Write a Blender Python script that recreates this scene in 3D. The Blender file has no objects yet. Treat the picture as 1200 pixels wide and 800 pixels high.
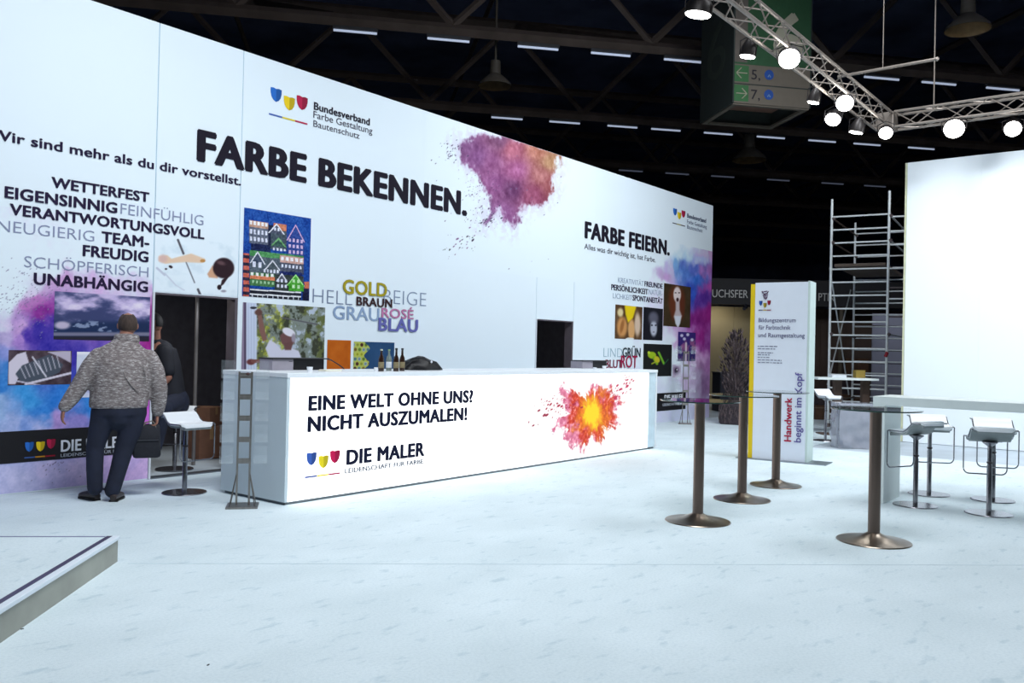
import bpy, bmesh, math, random
import numpy as np
from mathutils import Vector, Matrix, noise as mnoise

# ------------------------------------------------------------------ camera
SC = bpy.context.scene
CW = SC.collection
EYE = Vector((0, 0, 1.5))
FPX, ROLL, PITCH, YAW = 1006.155, -0.0225, 0.0092, 0.6714
FW = Vector((math.cos(YAW)*math.cos(PITCH), math.sin(YAW)*math.cos(PITCH), math.sin(PITCH)))
_R = Vector((math.sin(YAW), -math.cos(YAW), 0)); _U = _R.cross(FW)
RT = _R*math.cos(ROLL) - _U*math.sin(ROLL)
UP = _R*math.sin(ROLL) + _U*math.cos(ROLL)
cd = bpy.data.cameras.new('camera'); cam = bpy.data.objects.new('camera', cd); CW.objects.link(cam)
cd.sensor_width = 36; cd.lens = FPX/1200*36; cd.clip_end = 300
M = Matrix.Identity(4)
for i in range(3):
    M[i][0] = RT[i]; M[i][1] = UP[i]; M[i][2] = -FW[i]; M[i][3] = EYE[i]
cam.matrix_world = M
SC.camera = cam

# ------------------------------------------------------------------ world, exposure, main lights
w = bpy.data.worlds.new('hall_dark'); SC.world = w; w.use_nodes = True
w.node_tree.nodes['Background'].inputs[0].default_value = (0.35, 0.5, 0.8, 1)
w.node_tree.nodes['Background'].inputs[1].default_value = 0.012
SC.view_settings.view_transform = 'Standard'; SC.view_settings.look = 'None'
SC.view_settings.exposure = 0.13; SC.view_settings.gamma = 1.0; SC.view_settings.use_curve_mapping = False

LK = 1.0
def area(name, loc, target, size, power, col=(0.92, 0.965, 1.0), sy=None, spread=180):
    l = bpy.data.lights.new(name, 'AREA'); l.energy = power*LK; l.color = col; l.size = size
    l.spread = math.radians(spread)
    if sy: l.shape = 'RECTANGLE'; l.size_y = sy
    o = bpy.data.objects.new(name, l); CW.objects.link(o); o.location = loc
    o.rotation_euler = (Vector(target)-Vector(loc)).to_track_quat('-Z', 'Y').to_euler()
    return o
# rows of flood lights on the stand's rig, outside the frame above and behind the viewer
area('flood_light', (3.6, 3.2, 7.2), (5.2, 8.9, 3.2), 3.0, 150, sy=1.0, spread=130)
area('flood_light', (11.5, 4.0, 8.4), (14.0, 8.9, 3.6), 4.0, 225, sy=1.0, spread=130)
area('flood_light', (3.2, 1.8, 7.6), (3.8, 3.4, 0.0), 5.0, 265, sy=3.0, spread=140)
area('flood_light', (11.6, 0.5, 8.2), (12.0, 1.6, 0.0), 5.0, 245, sy=3.0, spread=140)
area('flood_light', (12.5, -1.0, 7.6), (16.5, 0.5, 3.0), 3.0, 255, sy=1.0, spread=120)

# ------------------------------------------------------------------ helpers
def ray(px, py): return FW + RT*((px-600)/FPX) - UP*((py-400)/FPX)
def G(px, py, z=0.0):
    r = ray(px, py); return EYE + r*((z-1.5)/r.z)
def DP(px, py, d): return EYE + ray(px, py)*d
def proj(x, y, z):
    dx, dy, dz = x, y, z-1.5
    a = dx*FW.x+dy*FW.y+dz*FW.z
    return (600+FPX*(dx*RT.x+dy*RT.y+dz*RT.z)/a, 400-FPX*(dx*UP.x+dy*UP.y+dz*UP.z)/a)

def lin(c):
    return tuple((v/255/12.92 if v/255 <= .04045 else ((v/255+.055)/1.055)**2.4) for v in c)

MATS = {}
def mat(name, rgb, rough=.6, metal=0.0, var=.12, scale=8.0, bump=0.0, emit=0.0, trans=0.0, alpha=1.0, ior=1.45, stretch=None, rgb2=None, coat=0.0, spec=None):
    if name in MATS: return MATS[name]
    m = bpy.data.materials.new(name); m.use_nodes = True; MATS[name] = m
    nt = m.node_tree; b = nt.nodes['Principled BSDF']
    c = lin(rgb); c2 = lin(rgb2) if rgb2 else tuple(v*(1-var) for v in c)
    tc = nt.nodes.new('ShaderNodeTexCoord'); mp = nt.nodes.new('ShaderNodeMapping')
    if stretch: mp.inputs['Scale'].default_value = stretch
    nz = nt.nodes.new('ShaderNodeTexNoise'); nz.inputs['Scale'].default_value = scale; nz.inputs['Detail'].default_value = 5
    cr = nt.nodes.new('ShaderNodeValToRGB')
    cr.color_ramp.elements[0].position = .35; cr.color_ramp.elements[1].position = .65
    cr.color_ramp.elements[0].color = (*c2, 1); cr.color_ramp.elements[1].color = (*c, 1)
    L = nt.links.new
    L(tc.outputs['Object'], mp.inputs[0]); L(mp.outputs[0], nz.inputs['Vector']); L(nz.outputs['Fac'], cr.inputs[0])
    L(cr.outputs[0], b.inputs['Base Color'])
    b.inputs['Roughness'].default_value = rough; b.inputs['Metallic'].default_value = metal
    b.inputs['IOR'].default_value = ior
    if spec is not None: b.inputs['Specular IOR Level'].default_value = spec
    b.inputs['Transmission Weight'].default_value = trans; b.inputs['Alpha'].default_value = alpha
    b.inputs['Coat Weight'].default_value = coat
    if emit:
        L(cr.outputs[0], b.inputs['Emission Color']); b.inputs['Emission Strength'].default_value = emit
    if bump:
        bp = nt.nodes.new('ShaderNodeBump'); bp.inputs['Strength'].default_value = bump; bp.inputs['Distance'].default_value = .01
        L(nz.outputs['Fac'], bp.inputs['Height']); L(bp.outputs[0], b.inputs['Normal'])
    return m

def print_mat(name, emit=0.0):
    if name in MATS: return MATS[name]
    m = bpy.data.materials.new(name); m.use_nodes = True; MATS[name] = m
    nt = m.node_tree; b = nt.nodes['Principled BSDF']
    a = nt.nodes.new('ShaderNodeAttribute'); a.attribute_name = 'ink'
    if not emit: nt.links.new(a.outputs['Color'], b.inputs['Base Color'])
    else: b.inputs['Base Color'].default_value = (.02, .02, .02, 1)
    b.inputs['Roughness'].default_value = .75
    b.inputs['Specular IOR Level'].default_value = .2
    if emit:
        nt.links.new(a.outputs['Color'], b.inputs['Emission Color']); b.inputs['Emission Strength'].default_value = emit
    return m

def tag(o, label=None, cat=None, group=None, kind=None):
    if label: o['label'] = label
    if cat: o['category'] = cat
    if group: o['group'] = group
    if kind: o['kind'] = kind
    return o
def empty(name, loc, rz=0.0, **k):
    o = bpy.data.objects.new(name, None); CW.objects.link(o); o.location = loc; o.rotation_euler = (0, 0, rz)
    o.empty_display_size = .1
    return tag(o, **k)
def link(name, me, parent=None, m=None, **k):
    o = bpy.data.objects.new(name, me); CW.objects.link(o)
    if parent: o.parent = parent
    if m: me.materials.clear(); me.materials.append(m)
    return tag(o, **k)
def obj(name, bm, m, parent=None, smooth=False, **k):
    me = bpy.data.meshes.new(name)
    bmesh.ops.recalc_face_normals(bm, faces=bm.faces)
    bm.to_mesh(me); bm.free()
    if smooth:
        for p in me.polygons: p.use_smooth = True
        try: me.set_sharp_from_angle(angle=math.radians(40))
        except Exception: pass
    return link(name, me, parent, m, **k)
def copy_tree(o, parent=None):
    c = o.copy(); CW.objects.link(c); c.parent = parent
    for ch in [x for x in bpy.data.objects if x.parent == o]: copy_tree(ch, c)
    return c
def B(): return bmesh.new()
def box(bm, x0, x1, y0, y1, z0, z1, bev=0.0, M=None):
    r = bmesh.ops.create_cube(bm, size=1)
    vs = r['verts']
    bmesh.ops.scale(bm, vec=(x1-x0, y1-y0, z1-z0), verts=vs)
    bmesh.ops.translate(bm, vec=((x0+x1)/2, (y0+y1)/2, (z0+z1)/2), verts=vs)
    if bev > 0:
        es = list({e for v in vs for e in v.link_edges})
        rr = bmesh.ops.bevel(bm, geom=es, offset=bev, segments=2, affect='EDGES', profile=.5)
        vs = list({v for f in rr['faces'] for v in f.verts} | {v for v in vs if v.is_valid})
    if M: bmesh.ops.transform(bm, matrix=M, verts=vs)
    return bm
def frame(t, ref=(0, 0, 1)):
    t = Vector(t).normalized(); u = Vector(ref)
    if abs(t.dot(u)) > .97: u = Vector((1, 0, 0)) if abs(t.x) < .9 else Vector((0, 1, 0))
    a = u.cross(t).normalized(); b = t.cross(a).normalized()
    return a, b
def tube(bm, pts, r, seg=8, cap=True, closed=False, ref=(0, 0, 1)):
    pts = [Vector(p) for p in pts]; n = len(pts)
    rs = r if isinstance(r, (list, tuple)) else [r]*n
    rings = []
    for i, p in enumerate(pts):
        if closed: t = (pts[(i+1) % n]-p).normalized()+(p-pts[i-1]).normalized()
        elif i == 0: t = pts[1]-p
        elif i == n-1: t = p-pts[i-1]
        else: t = (pts[i+1]-p).normalized()+(p-pts[i-1]).normalized()
        a, b = frame(t, ref)
        rr = rs[i]; ra, rb = rr if isinstance(rr, (tuple, list)) else (rr, rr)
        rings.append([bm.verts.new(p+a*(ra*math.cos(2*math.pi*k/seg))+b*(rb*math.sin(2*math.pi*k/seg))) for k in range(seg)])
    for i in range(n if closed else n-1):
        A, C = rings[i], rings[(i+1) % n]
        for k in range(seg): bm.faces.new((A[k], A[(k+1) % seg], C[(k+1) % seg], C[k]))
    if cap and not closed:
        bm.faces.new(rings[0][::-1]); bm.faces.new(rings[-1])
    return bm
def lathe(bm, prof, seg=32, c=(0, 0, 0)):
    rings = []
    for r, z in prof:
        if r < 1e-5: rings.append([bm.verts.new((c[0], c[1], c[2]+z))])
        else: rings.append([bm.verts.new((c[0]+r*math.cos(2*math.pi*k/seg), c[1]+r*math.sin(2*math.pi*k/seg), c[2]+z)) for k in range(seg)])
    for A, C in zip(rings, rings[1:]):
        for k in range(seg):
            a = [A[k], A[(k+1) % seg]] if len(A) > 1 else [A[0]]
            b = [C[(k+1) % seg], C[k]] if len(C) > 1 else [C[0]]
            if len(a)+len(b) > 2: bm.faces.new(a+b)
    return bm
def ball(bm, c, r, s=(1, 1, 1), sub=2, rot=None):
    q = bmesh.ops.create_icosphere(bm, subdivisions=sub, radius=r)
    m = Matrix.Translation(c) @ (rot if rot else Matrix.Identity(4)) @ Matrix.Diagonal((*s, 1))
    bmesh.ops.transform(bm, matrix=m, verts=q['verts']); return bm

# planes that carry print
class Plane:
    def __init__(s, o, ux, uz, n): s.o, s.ux, s.uz, s.n = Vector(o), Vector(ux), Vector(uz), Vector(n)
    def hit(s, px, py):
        r = ray(px, py); t = (s.o-EYE).dot(s.n)/r.dot(s.n); p = EYE+r*t-s.o
        return p.dot(s.ux), p.dot(s.uz)
    def at(s, u, v, d=0.0): return s.o+s.ux*u+s.uz*v+s.n*d
WY = 8.88; CY0 = 6.595; CY1 = 7.632; CX0 = 4.957; CX1 = 11.992; CH = 1.232
P_WALL = Plane((0, WY, 0), (1, 0, 0), (0, 0, 1), (0, -1, 0))
P_CNT = Plane((0, CY0+.004, 0), (1, 0, 0), (0, 0, 1), (0, -1, 0))

TEXTS = []
def text(plane, body, tl, bl, br, col, weight=0.0, parent=None, d=.002, u=None, vertical=False):
    """tl/bl: cap top and baseline at the left end; br: right end of the baseline"""
    if u is None:
        u0, v0 = plane.hit(*bl); _, v1 = plane.hit(*tl); u1, vb = plane.hit(*br)
        v0 = (v0+vb)/2; h = v1-plane.hit(*bl)[1]
    else: u0, u1, v0, h = u
    cu = bpy.data.curves.new('lettering', 'FONT'); cu.body = body; cu.size = 1; cu.offset = min(weight, 0.0); cu.resolution_u = 3; cu.space_character = 1+max(0, weight-.01)*1.9
    cu.extrude = .002
    o = bpy.data.objects.new('lettering', cu); CW.objects.link(o)
    TEXTS.append((o, plane, u0, u1, v0, h, col, parent, d, vertical, weight))
def flush_texts():
    cu = bpy.data.curves.new('cap', 'FONT'); cu.body = 'H'; cu.size = 1
    ho = bpy.data.objects.new('cap', cu); CW.objects.link(ho)
    bpy.context.view_layer.update(); dg = bpy.context.evaluated_depsgraph_get()
    def grab(o):
        ev = o.evaluated_get(dg); me = bpy.data.meshes.new_from_object(ev); return me
    hm = grab(ho); cap = max(v.co.y for v in hm.vertices); bpy.data.objects.remove(ho); bpy.data.meshes.remove(hm)
    for o, plane, u0, u1, v0, h, col, parent, d, vertical, weight in TEXTS:
        me = grab(o)
        if weight > .003:      # heavy cut: the strokes are widened by offset copies of the outline
            sh_ = weight; tmp = bmesh.new(); kk = 0
            for sx, sy in ((0, 0), (-1, 0), (1, 0), (-.6, .5), (.6, .5), (-.6, -.5), (.6, -.5)):
                kk += 1; n0 = len(tmp.verts); tmp.from_mesh(me); tmp.verts.ensure_lookup_table()
                for v in tmp.verts[n0:]: v.co.x += sx*sh_; v.co.y += sy*sh_; v.co.z += (.01*kk if v.co.z > 0 else 0)
            tmp.to_mesh(me); tmp.free()
        xs = [v.co.x for v in me.vertices]; a, b = min(xs), max(xs)
        for v in me.vertices:
            tx = (v.co.x-a)/(b-a); ty = v.co.y/cap; dz = .0025+.0005*round((v.co.z-.002)/.01) if v.co.z > 0 else .0
            if vertical: p = plane.at(v0-ty*h, u0+(u1-u0)*tx, d+dz)
            else: p = plane.at(u0+(u1-u0)*tx, v0+ty*h, d+dz)
            v.co = p
        key = 'ink_%d_%d_%d' % col
        name = 'lettering'; bpy.data.objects.remove(o)
        n = link(name, me, None, mat(key, col, rough=.7, var=.03, spec=.2))
        if parent:
            n.parent = parent; n.matrix_parent_inverse = Matrix.Translation(parent.location).inverted() if not parent.rotation_euler.z else (Matrix.Translation(parent.location) @ parent.rotation_euler.to_matrix().to_4x4()).inverted()
    TEXTS.clear()

def keep(o, parent):
    """parent an object given in world coordinates"""
    o.parent = parent
    o.matrix_parent_inverse = (Matrix.Translation(parent.location) @ parent.rotation_euler.to_matrix().to_4x4()).inverted()
    return o

# numpy painting for flat printed pictures --------------------------------------------------
rng = np.random.default_rng(7)
LAT = rng.random((256, 256))
def vnoise(x, y):
    xi = np.floor(x).astype(int); yi = np.floor(y).astype(int); fx = x-xi; fy = y-yi
    fx = fx*fx*(3-2*fx); fy = fy*fy*(3-2*fy)
    g = lambda a, b: LAT[a % 256, b % 256]
    return (g(xi, yi)*(1-fx)+g(xi+1, yi)*fx)*(1-fy)+(g(xi, yi+1)*(1-fx)+g(xi+1, yi+1)*fx)*fy
def fbm(x, y, o=5):
    s = 0; a = .5; t = 0
    for i in range(o):
        s = s+a*vnoise(x+17.3*i, y+9.1*i); t += a; x = x*2.03; y = y*2.03; a *= .55
    return s/t
def sst(a, b, x):
    t = np.clip((x-a)/(b-a), 0, 1); return t*t*(3-2*t)
def mix(img, al, col):
    c = np.array(col, float) if not isinstance(col, np.ndarray) else col
    return img*(1-al[..., None])+c*al[..., None]
def ell(img, X, Y, cx, cy, rx, ry, col, rot=0, soft=.15):
    c, s = math.cos(rot), math.sin(rot); dx, dy = X-cx, Y-cy
    r = np.hypot((dx*c+dy*s)/rx, (-dx*s+dy*c)/ry)
    return mix(img, 1-sst(1-soft, 1+soft, r), col)
def pdist(X, Y, pts):
    ins = np.zeros(X.shape, bool); dm = np.full(X.shape, 1e9)
    n = len(pts)
    for i in range(n):
        (x0, y0), (x1, y1) = pts[i], pts[(i+1) % n]
        if y0 != y1:
            c = ((Y >= min(y0, y1)) & (Y < max(y0, y1))) & (X < (x1-x0)*(Y-y0)/(y1-y0)+x0)
            ins ^= c
        dx, dy = x1-x0, y1-y0; L = dx*dx+dy*dy+1e-9
        t = np.clip(((X-x0)*dx+(Y-y0)*dy)/L, 0, 1)
        dm = np.minimum(dm, np.hypot(X-x0-t*dx, Y-y0-t*dy))
    return np.where(ins, -dm, dm)
def poly(img, X, Y, pts, col, soft=.5): return mix(img, 1-sst(-soft, soft, pdist(X, Y, pts)), col)
def seg(img, X, Y, x0, y0, x1, y1, w, col, soft=.4):
    dx, dy = x1-x0, y1-y0; t = np.clip(((X-x0)*dx+(Y-y0)*dy)/(dx*dx+dy*dy+1e-9), 0, 1)
    return mix(img, 1-sst(w/2-soft, w/2+soft, np.hypot(X-x0-t*dx, Y-y0-t*dy)), col)
def idw(X, Y, pts, p=3.0):
    """pts: (x, y, value tuple)"""
    W = 0; S = 0
    for x, y, v in pts:
        w_ = 1/((X-x)**2+(Y-y)**2+4)**(p/2); W = W+w_; S = S+w_[..., None]*np.array(v, float)
    return S/W[..., None]
def stamp(img, X, Y, n, rand, region, col_fn, rmin, rmax):
    for _ in range(n):
        x, y = region(rand); r = rand.uniform(rmin, rmax)*(rand.random()**1.5+.35)
        k = (abs(X-x) < 2.5*r) & (abs(Y-y) < 2.5*r)
        if not k.any(): continue
        idx = np.where(k); sx, sy = X[idx], Y[idx]; an = rand.uniform(-.9, -.4)
        c, s = math.cos(an), math.sin(an)
        rr = np.hypot(((sx-x)*c+(sy-y)*s)/(r*1.4), (-(sx-x)*s+(sy-y)*c)/(r*.7))
        a = (1-sst(.7, 1.2, rr))[:, None]
        img[idx] = img[idx]*(1-a)+np.array(col_fn(rand), float)*a
    return img
def picture(name, plane, u0, u1, v0, v1, step, paint, parent, d=.0015, emit=0.0, label=None, cut=None):
    nx = max(8, int(round((u1-u0)/step))); nz = max(8, int(round((v1-v0)/step)))
    us = np.linspace(u0, u1, nx+1); vs = np.linspace(v0, v1, nz+1); UU, VV = np.meshgrid(us, vs)
    o, ux, uz, n = (np.array(q) for q in (plane.o, plane.ux, plane.uz, plane.n))
    Pw = o+UU[..., None]*ux+VV[..., None]*uz+n*d
    X, Y = proj(Pw[..., 0], Pw[..., 1], Pw[..., 2])
    img = np.clip(paint(X, Y, UU, VV), 0, 255)/255
    L = np.where(img <= .04045, img/12.92, ((img+.055)/1.055)**2.4)
    me = bpy.data.meshes.new(name); nv = (nx+1)*(nz+1)
    I = np.arange(nv).reshape(nz+1, nx+1)
    F = np.stack([I[:-1, :-1], I[:-1, 1:], I[1:, 1:], I[1:, :-1]], -1).reshape(-1, 4)
    if cut is not None:
        cu = (UU[:-1, :-1]+UU[1:, 1:])/2; cv = (VV[:-1, :-1]+VV[1:, 1:])/2
        F = F[~cut(cu, cv).reshape(-1)]
    me.vertices.add(nv); me.vertices.foreach_set('co', Pw.reshape(-1))
    me.loops.add(F.size); me.loops.foreach_set('vertex_index', F.reshape(-1).astype(np.int32))
    me.polygons.add(len(F)); me.polygons.foreach_set('loop_start', np.arange(0, F.size, 4).astype(np.int32))
    me.update(calc_edges=True)
    at = me.color_attributes.new('ink', 'FLOAT_COLOR', 'POINT')
    at.data.foreach_set('color', np.concatenate([L, np.ones(L.shape[:2]+(1,))], -1).reshape(-1).astype(np.float32))
    ob = link(name, me, None, print_mat('backlit_print' if emit else 'printed_fabric', emit))
    if label: ob['label'] = label
    return keep(ob, parent)

WALLC = (226, 238, 247)
# ------------------------------------------------------------------ structure
HA = Vector((.755, -.656, 0)); HB = Vector((.656, .755, 0))     # the hall's own axes

bm = B(); box(bm, -25, 75, -45, 75, -.10, -.008)
hall = obj('floor', bm, mat('hall_floor', (184, 196, 206), rough=.55, scale=.8, var=.25), None, kind='structure')
# carpet of the stand laid on the hall floor: floor.001
bm = B()
pts = [(-6, -9), (14.15, -9), (14.15, 5.0), (21.5, 5.0), (21.5, WY), (-6, WY)]
lo = [bm.verts.new((x, y, -.008)) for x, y in pts]; hi = [bm.verts.new((x, y, 0)) for x, y in pts]
bm.faces.new(hi); bm.faces.new(lo[::-1])
for i in range(6): bm.faces.new((lo[i], lo[(i+1) % 6], hi[(i+1) % 6], hi[i]))
def carpet_mat():
    m = bpy.data.materials.new('pale_carpet'); m.use_nodes = True; nt = m.node_tree; b = nt.nodes['Principled BSDF']; L = nt.links.new
    tc = nt.nodes.new('ShaderNodeTexCoord')
    def nz(s, d=5, st=None):
        n = nt.nodes.new('ShaderNodeTexNoise'); n.inputs['Scale'].default_value = s; n.inputs['Detail'].default_value = d
        if st:
            mp = nt.nodes.new('ShaderNodeMapping'); mp.inputs['Scale'].default_value = st; mp.inputs['Rotation'].default_value = (0, 0, .75)
            L(tc.outputs['Object'], mp.inputs[0]); L(mp.outputs[0], n.inputs['Vector'])
        else: L(tc.outputs['Object'], n.inputs['Vector'])
        return n
    def ramp(n, p0, p1, c0, c1):
        r = nt.nodes.new('ShaderNodeValToRGB'); e = r.color_ramp.elements
        e[0].position, e[1].position = p0, p1; e[0].color, e[1].color = (*c0, 1), (*c1, 1); L(n.outputs['Fac'], r.inputs[0]); return r
    def mul(a, c, f=1):
        x = nt.nodes.new('ShaderNodeMix'); x.data_type = 'RGBA'; x.blend_type = 'MULTIPLY'; x.inputs[0].default_value = f
        L(a, x.inputs[6]); L(c, x.inputs[7]); return x.outputs[2]
    base = ramp(nz(1.1, 8, (1, 1.5, 1)), .35, .7, lin((208, 222, 228)), lin((219, 232, 238)))
    sc = ramp(nz(5.5, 8, (1, 2.2, 1)), .29, .41, (.80, .85, .875), (1, 1, 1))
    fi = ramp(nz(60, 3), .3, .6, (.9, .92, .93), (1, 1, 1))
    c = mul(mul(base.outputs[0], sc.outputs[0]), fi.outputs[0])
    L(c, b.inputs['Base Color']); b.inputs['Roughness'].default_value = .93; b.inputs['Specular IOR Level'].default_value = .1
    bp = nt.nodes.new('ShaderNodeBump'); bp.inputs['Strength'].default_value = .25; bp.inputs['Distance'].default_value = .004
    n3 = nz(160, 2); L(n3.outputs['Fac'], bp.inputs['Height']); L(bp.outputs[0], b.inputs['Normal'])
    return m
CARPET = carpet_mat()
obj('floor', bm, CARPET, None, kind='structure')
# thin seam where two widths of carpet meet
a, c = G(150, 660), G(1200, 662); dv = (c-a).normalized(); nn = Vector((-dv.y, dv.x, 0))*.006
bm = B(); q = [a-nn, c+dv*6-nn, c+dv*6+nn, a+nn]
l0 = [bm.verts.new((p.x, p.y, 0.0)) for p in q]; l1 = [bm.verts.new((p.x, p.y, .0015)) for p in q]
bm.faces.new(l1); bm.faces.new(l0[::-1])
for i in range(4): bm.faces.new((l0[i], l0[(i+1) % 4], l1[(i+1) % 4], l1[i]))
obj('trim_1', bm, mat('carpet_seam', (200, 218, 227), rough=.9), None, kind='structure')

# ceiling and far hall walls, nearly black
DARK = mat('hall_black', (112, 122, 158), rough=.9, scale=.4, var=.5)
bm = B(); box(bm, -25, 75, -45, 75, 14.0, 14.3); obj('ceiling', bm, DARK, None, kind='structure')
for nm, (x0, x1, y0, y1) in {'wall_north': (-25, 75, 74.7, 75), 'wall_south': (-25, 75, -45, -44.7), 'wall_west': (-25, -24.7, -45, 75), 'wall_east': (74.7, 75, -45, 75)}.items():
    bm = B(); box(bm, x0, x1, y0, y1, 0, 14.0); obj(nm, bm, DARK, None, kind='structure')

# main printed wall
WT = .11; WH = 4.975
wall = empty('wall_back', (0, WY, 0), kind='structure')
wm = mat('wall_fabric', WALLC, rough=.7, var=.015, scale=.6, spec=.2)
SE = [1.2, 4.875, 5.935, 11.825, 12.965, 18.66]
DH = 2.035
for i in range(5):
    z0 = DH if i in (1, 3) else 0
    bm = B(); box(bm, SE[i]+.005, SE[i+1]-.005, 0, WT, z0, WH, bev=.003)
    p = obj('wall_panel', bm, wm, wall); 
bm = B(); box(bm, SE[0], SE[-1], .012, WT-.01, DH+.02, WH-.004)
obj('seam_backing', bm, mat('seam_blue', (165, 198, 215), rough=.8), wall)
# door frames
for (x0, x1) in ((SE[1], SE[2]), (SE[3], SE[4])):
    bm = B(); box(bm, x0-.002, x0+.022, -.012, WT+.02, 0, DH+.002, bev=.003)
    obj('door_jamb', bm, mat('aluminium_white', (214, 220, 228), rough=.35, var=.04), wall)
    bm = B(); box(bm, x1-.03, x1+.004, .004, WT+.06, 0, DH+.002)
    obj('door_jamb', bm, mat('jamb_brown', (92, 84, 92), rough=.5), wall, label='grey brown door jamb')
    bm = B(); box(bm, x0+.022, x1-.03, .004, WT, DH-.02, DH+.003)
    obj('door_lintel', bm, mat('jamb_brown', (92, 84, 92)), wall)
bm = B(); box(bm, 4.9, 5.9, -.02, WT+.02, 0, .012, bev=.003)
obj('threshold', bm, mat('threshold_metal', (120, 128, 138), rough=.4, metal=.8), wall)

# dark rooms behind the doors
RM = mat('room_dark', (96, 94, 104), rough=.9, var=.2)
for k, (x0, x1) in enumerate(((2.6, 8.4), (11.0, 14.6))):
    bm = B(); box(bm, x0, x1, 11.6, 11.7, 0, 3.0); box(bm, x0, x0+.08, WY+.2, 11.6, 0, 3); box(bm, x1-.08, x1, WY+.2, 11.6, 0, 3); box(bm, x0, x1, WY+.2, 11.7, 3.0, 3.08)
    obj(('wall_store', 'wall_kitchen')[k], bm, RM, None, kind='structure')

# right wall
RX = 16.52; RH = 5.03
rw = empty('wall_right', (RX, 0, 0), kind='structure')
ys = [4.09, 2.9, 1.7, .5, -.7, -1.9, -3.1, -6]
RWM = mat('right_wall_fabric', (236, 244, 250), rough=.7, var=.015, scale=.6, spec=.2)
for y1, y0 in zip(ys, ys[1:]):
    bm = B(); box(bm, 0, .1, y0+.0005, y1-.0005, 0, RH); obj('wall_panel', bm, RWM, rw)
bm = B(); box(bm, .01, .12, 4.0905, 4.13, 0, RH); obj('edge_trim', bm, mat('edge_yellow', (208, 210, 178), rough=.5), rw, label='pale yellow edge strip')

# raised platform at lower left
c0 = Vector((2.94, 5.70, 0)); e1 = Vector((-.716, -.698, 0)).normalized(); e2 = Vector((-.698, .716, 0)).normalized()
plat = empty('wooden_platform', tuple(c0), math.atan2(e1.y, e1.x), label='low pale stage platform with a dark edge strip at lower left', cat='platform')
# local x along the near edge, local -y away into the corner of the frame
bm = B(); box(bm, 0, 7, -4, -.012, 0, .150); obj('platform_body', bm, mat('platform_side', (165, 168, 160), rough=.8, var=.2, scale=3, bump=.1), plat)
bm = B(); box(bm, 0, 7, -4, -.085, .150, .172); obj('platform_top', bm, CARPET, plat)
bm = B(); box(bm, 0, 7, -.045, 0, .150, .177, bev=.004); obj('edge_nosing', bm, mat('nosing_white', (222, 232, 242), rough=.5, var=.03), plat)
bm = B(); box(bm, 0, 7, -.085, -.045, .150, .1735); obj('edge_stripe', bm, mat('stripe_purple', (66, 60, 92), rough=.45, var=.15), plat, label='dark purple edge stripe')

bm = B(); box(bm, .01, .03, -3.9, -.09, .172, .174); obj('back_stripe', bm, mat('stripe_lilac', (120, 124, 160), rough=.6), plat)
# ------------------------------------------------------------------ wall print: powder clouds
def wpx(X, Y): return X, Y
cloudL = [(-60, 300, (228, 240, 248, 0)), (0, 300, (228, 240, 248, 0)), (20, 345, (215, 225, 240, .0)), (50, 300, (215, 195, 225, .15)), (70, 322, (196, 150, 205, .75)),
    (110, 330, (200, 160, 215, .6)), (150, 345, (200, 165, 215, .5)), (90, 290, (225, 225, 240, .1)), (130, 300, (225, 232, 245, 0)), (165, 300, (225, 232, 245, 0)),
    (40, 340, (205, 180, 220, .45)), (10, 375, (205, 190, 225, .6)), (55, 370, (140, 50, 150, 1)), (45, 355, (185, 110, 185, .8)), (30, 388, (200, 160, 215, 1)),
    (8, 395, (185, 170, 215, 1)), (25, 400, (170, 130, 205, 1)), (40, 395, (75, 50, 165, 1)), (55, 390, (60, 45, 160, 1)), (60, 408, (62, 50, 165, 1)), (88, 420, (64, 50, 165, 1)),
    (2, 440, (60, 130, 205, 1)), (2, 425, (140, 150, 215, 1)), (6, 455, (50, 125, 205, 1)), (85, 440, (60, 70, 180, 1)), (40, 460, (60, 150, 220, 1)), (75, 468, (40, 120, 210, 1)),
    (55, 480, (45, 125, 210, 1)), (5, 470, (150, 180, 225, 1)), (12, 485, (165, 180, 228, 1)), (25, 495, (120, 150, 215, 1)), (10, 508, (200, 205, 238, 1)), (35, 508, (190, 190, 232, 1)),
    (70, 498, (180, 150, 215, 1)), (95, 496, (150, 140, 215, 1)), (60, 510, (180, 180, 228, 1)), (100, 470, (50, 130, 215, 1)), (120, 440, (120, 120, 210, 1)), (140, 420, (150, 90, 190, 1)),
    (168, 420, (165, 60, 165, 1)), (176, 400, (160, 40, 140, 1)), (168, 470, (200, 90, 205, 1)), (162, 495, (205, 110, 215, 1)), (175, 380, (150, 60, 140, 1)),
    (10, 560, (200, 198, 236, 1)), (60, 545, (205, 195, 238, 1)), (100, 550, (212, 195, 238, 1)), (150, 535, (205, 180, 232, 1)), (170, 550, (205, 175, 225, 1)), (130, 520, (205, 180, 230, 1)),
    (-60, 430, (120, 150, 215, 1)), (-60, 560, (200, 198, 236, 1)), (-60, 370, (215, 215, 238, .5))]
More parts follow.
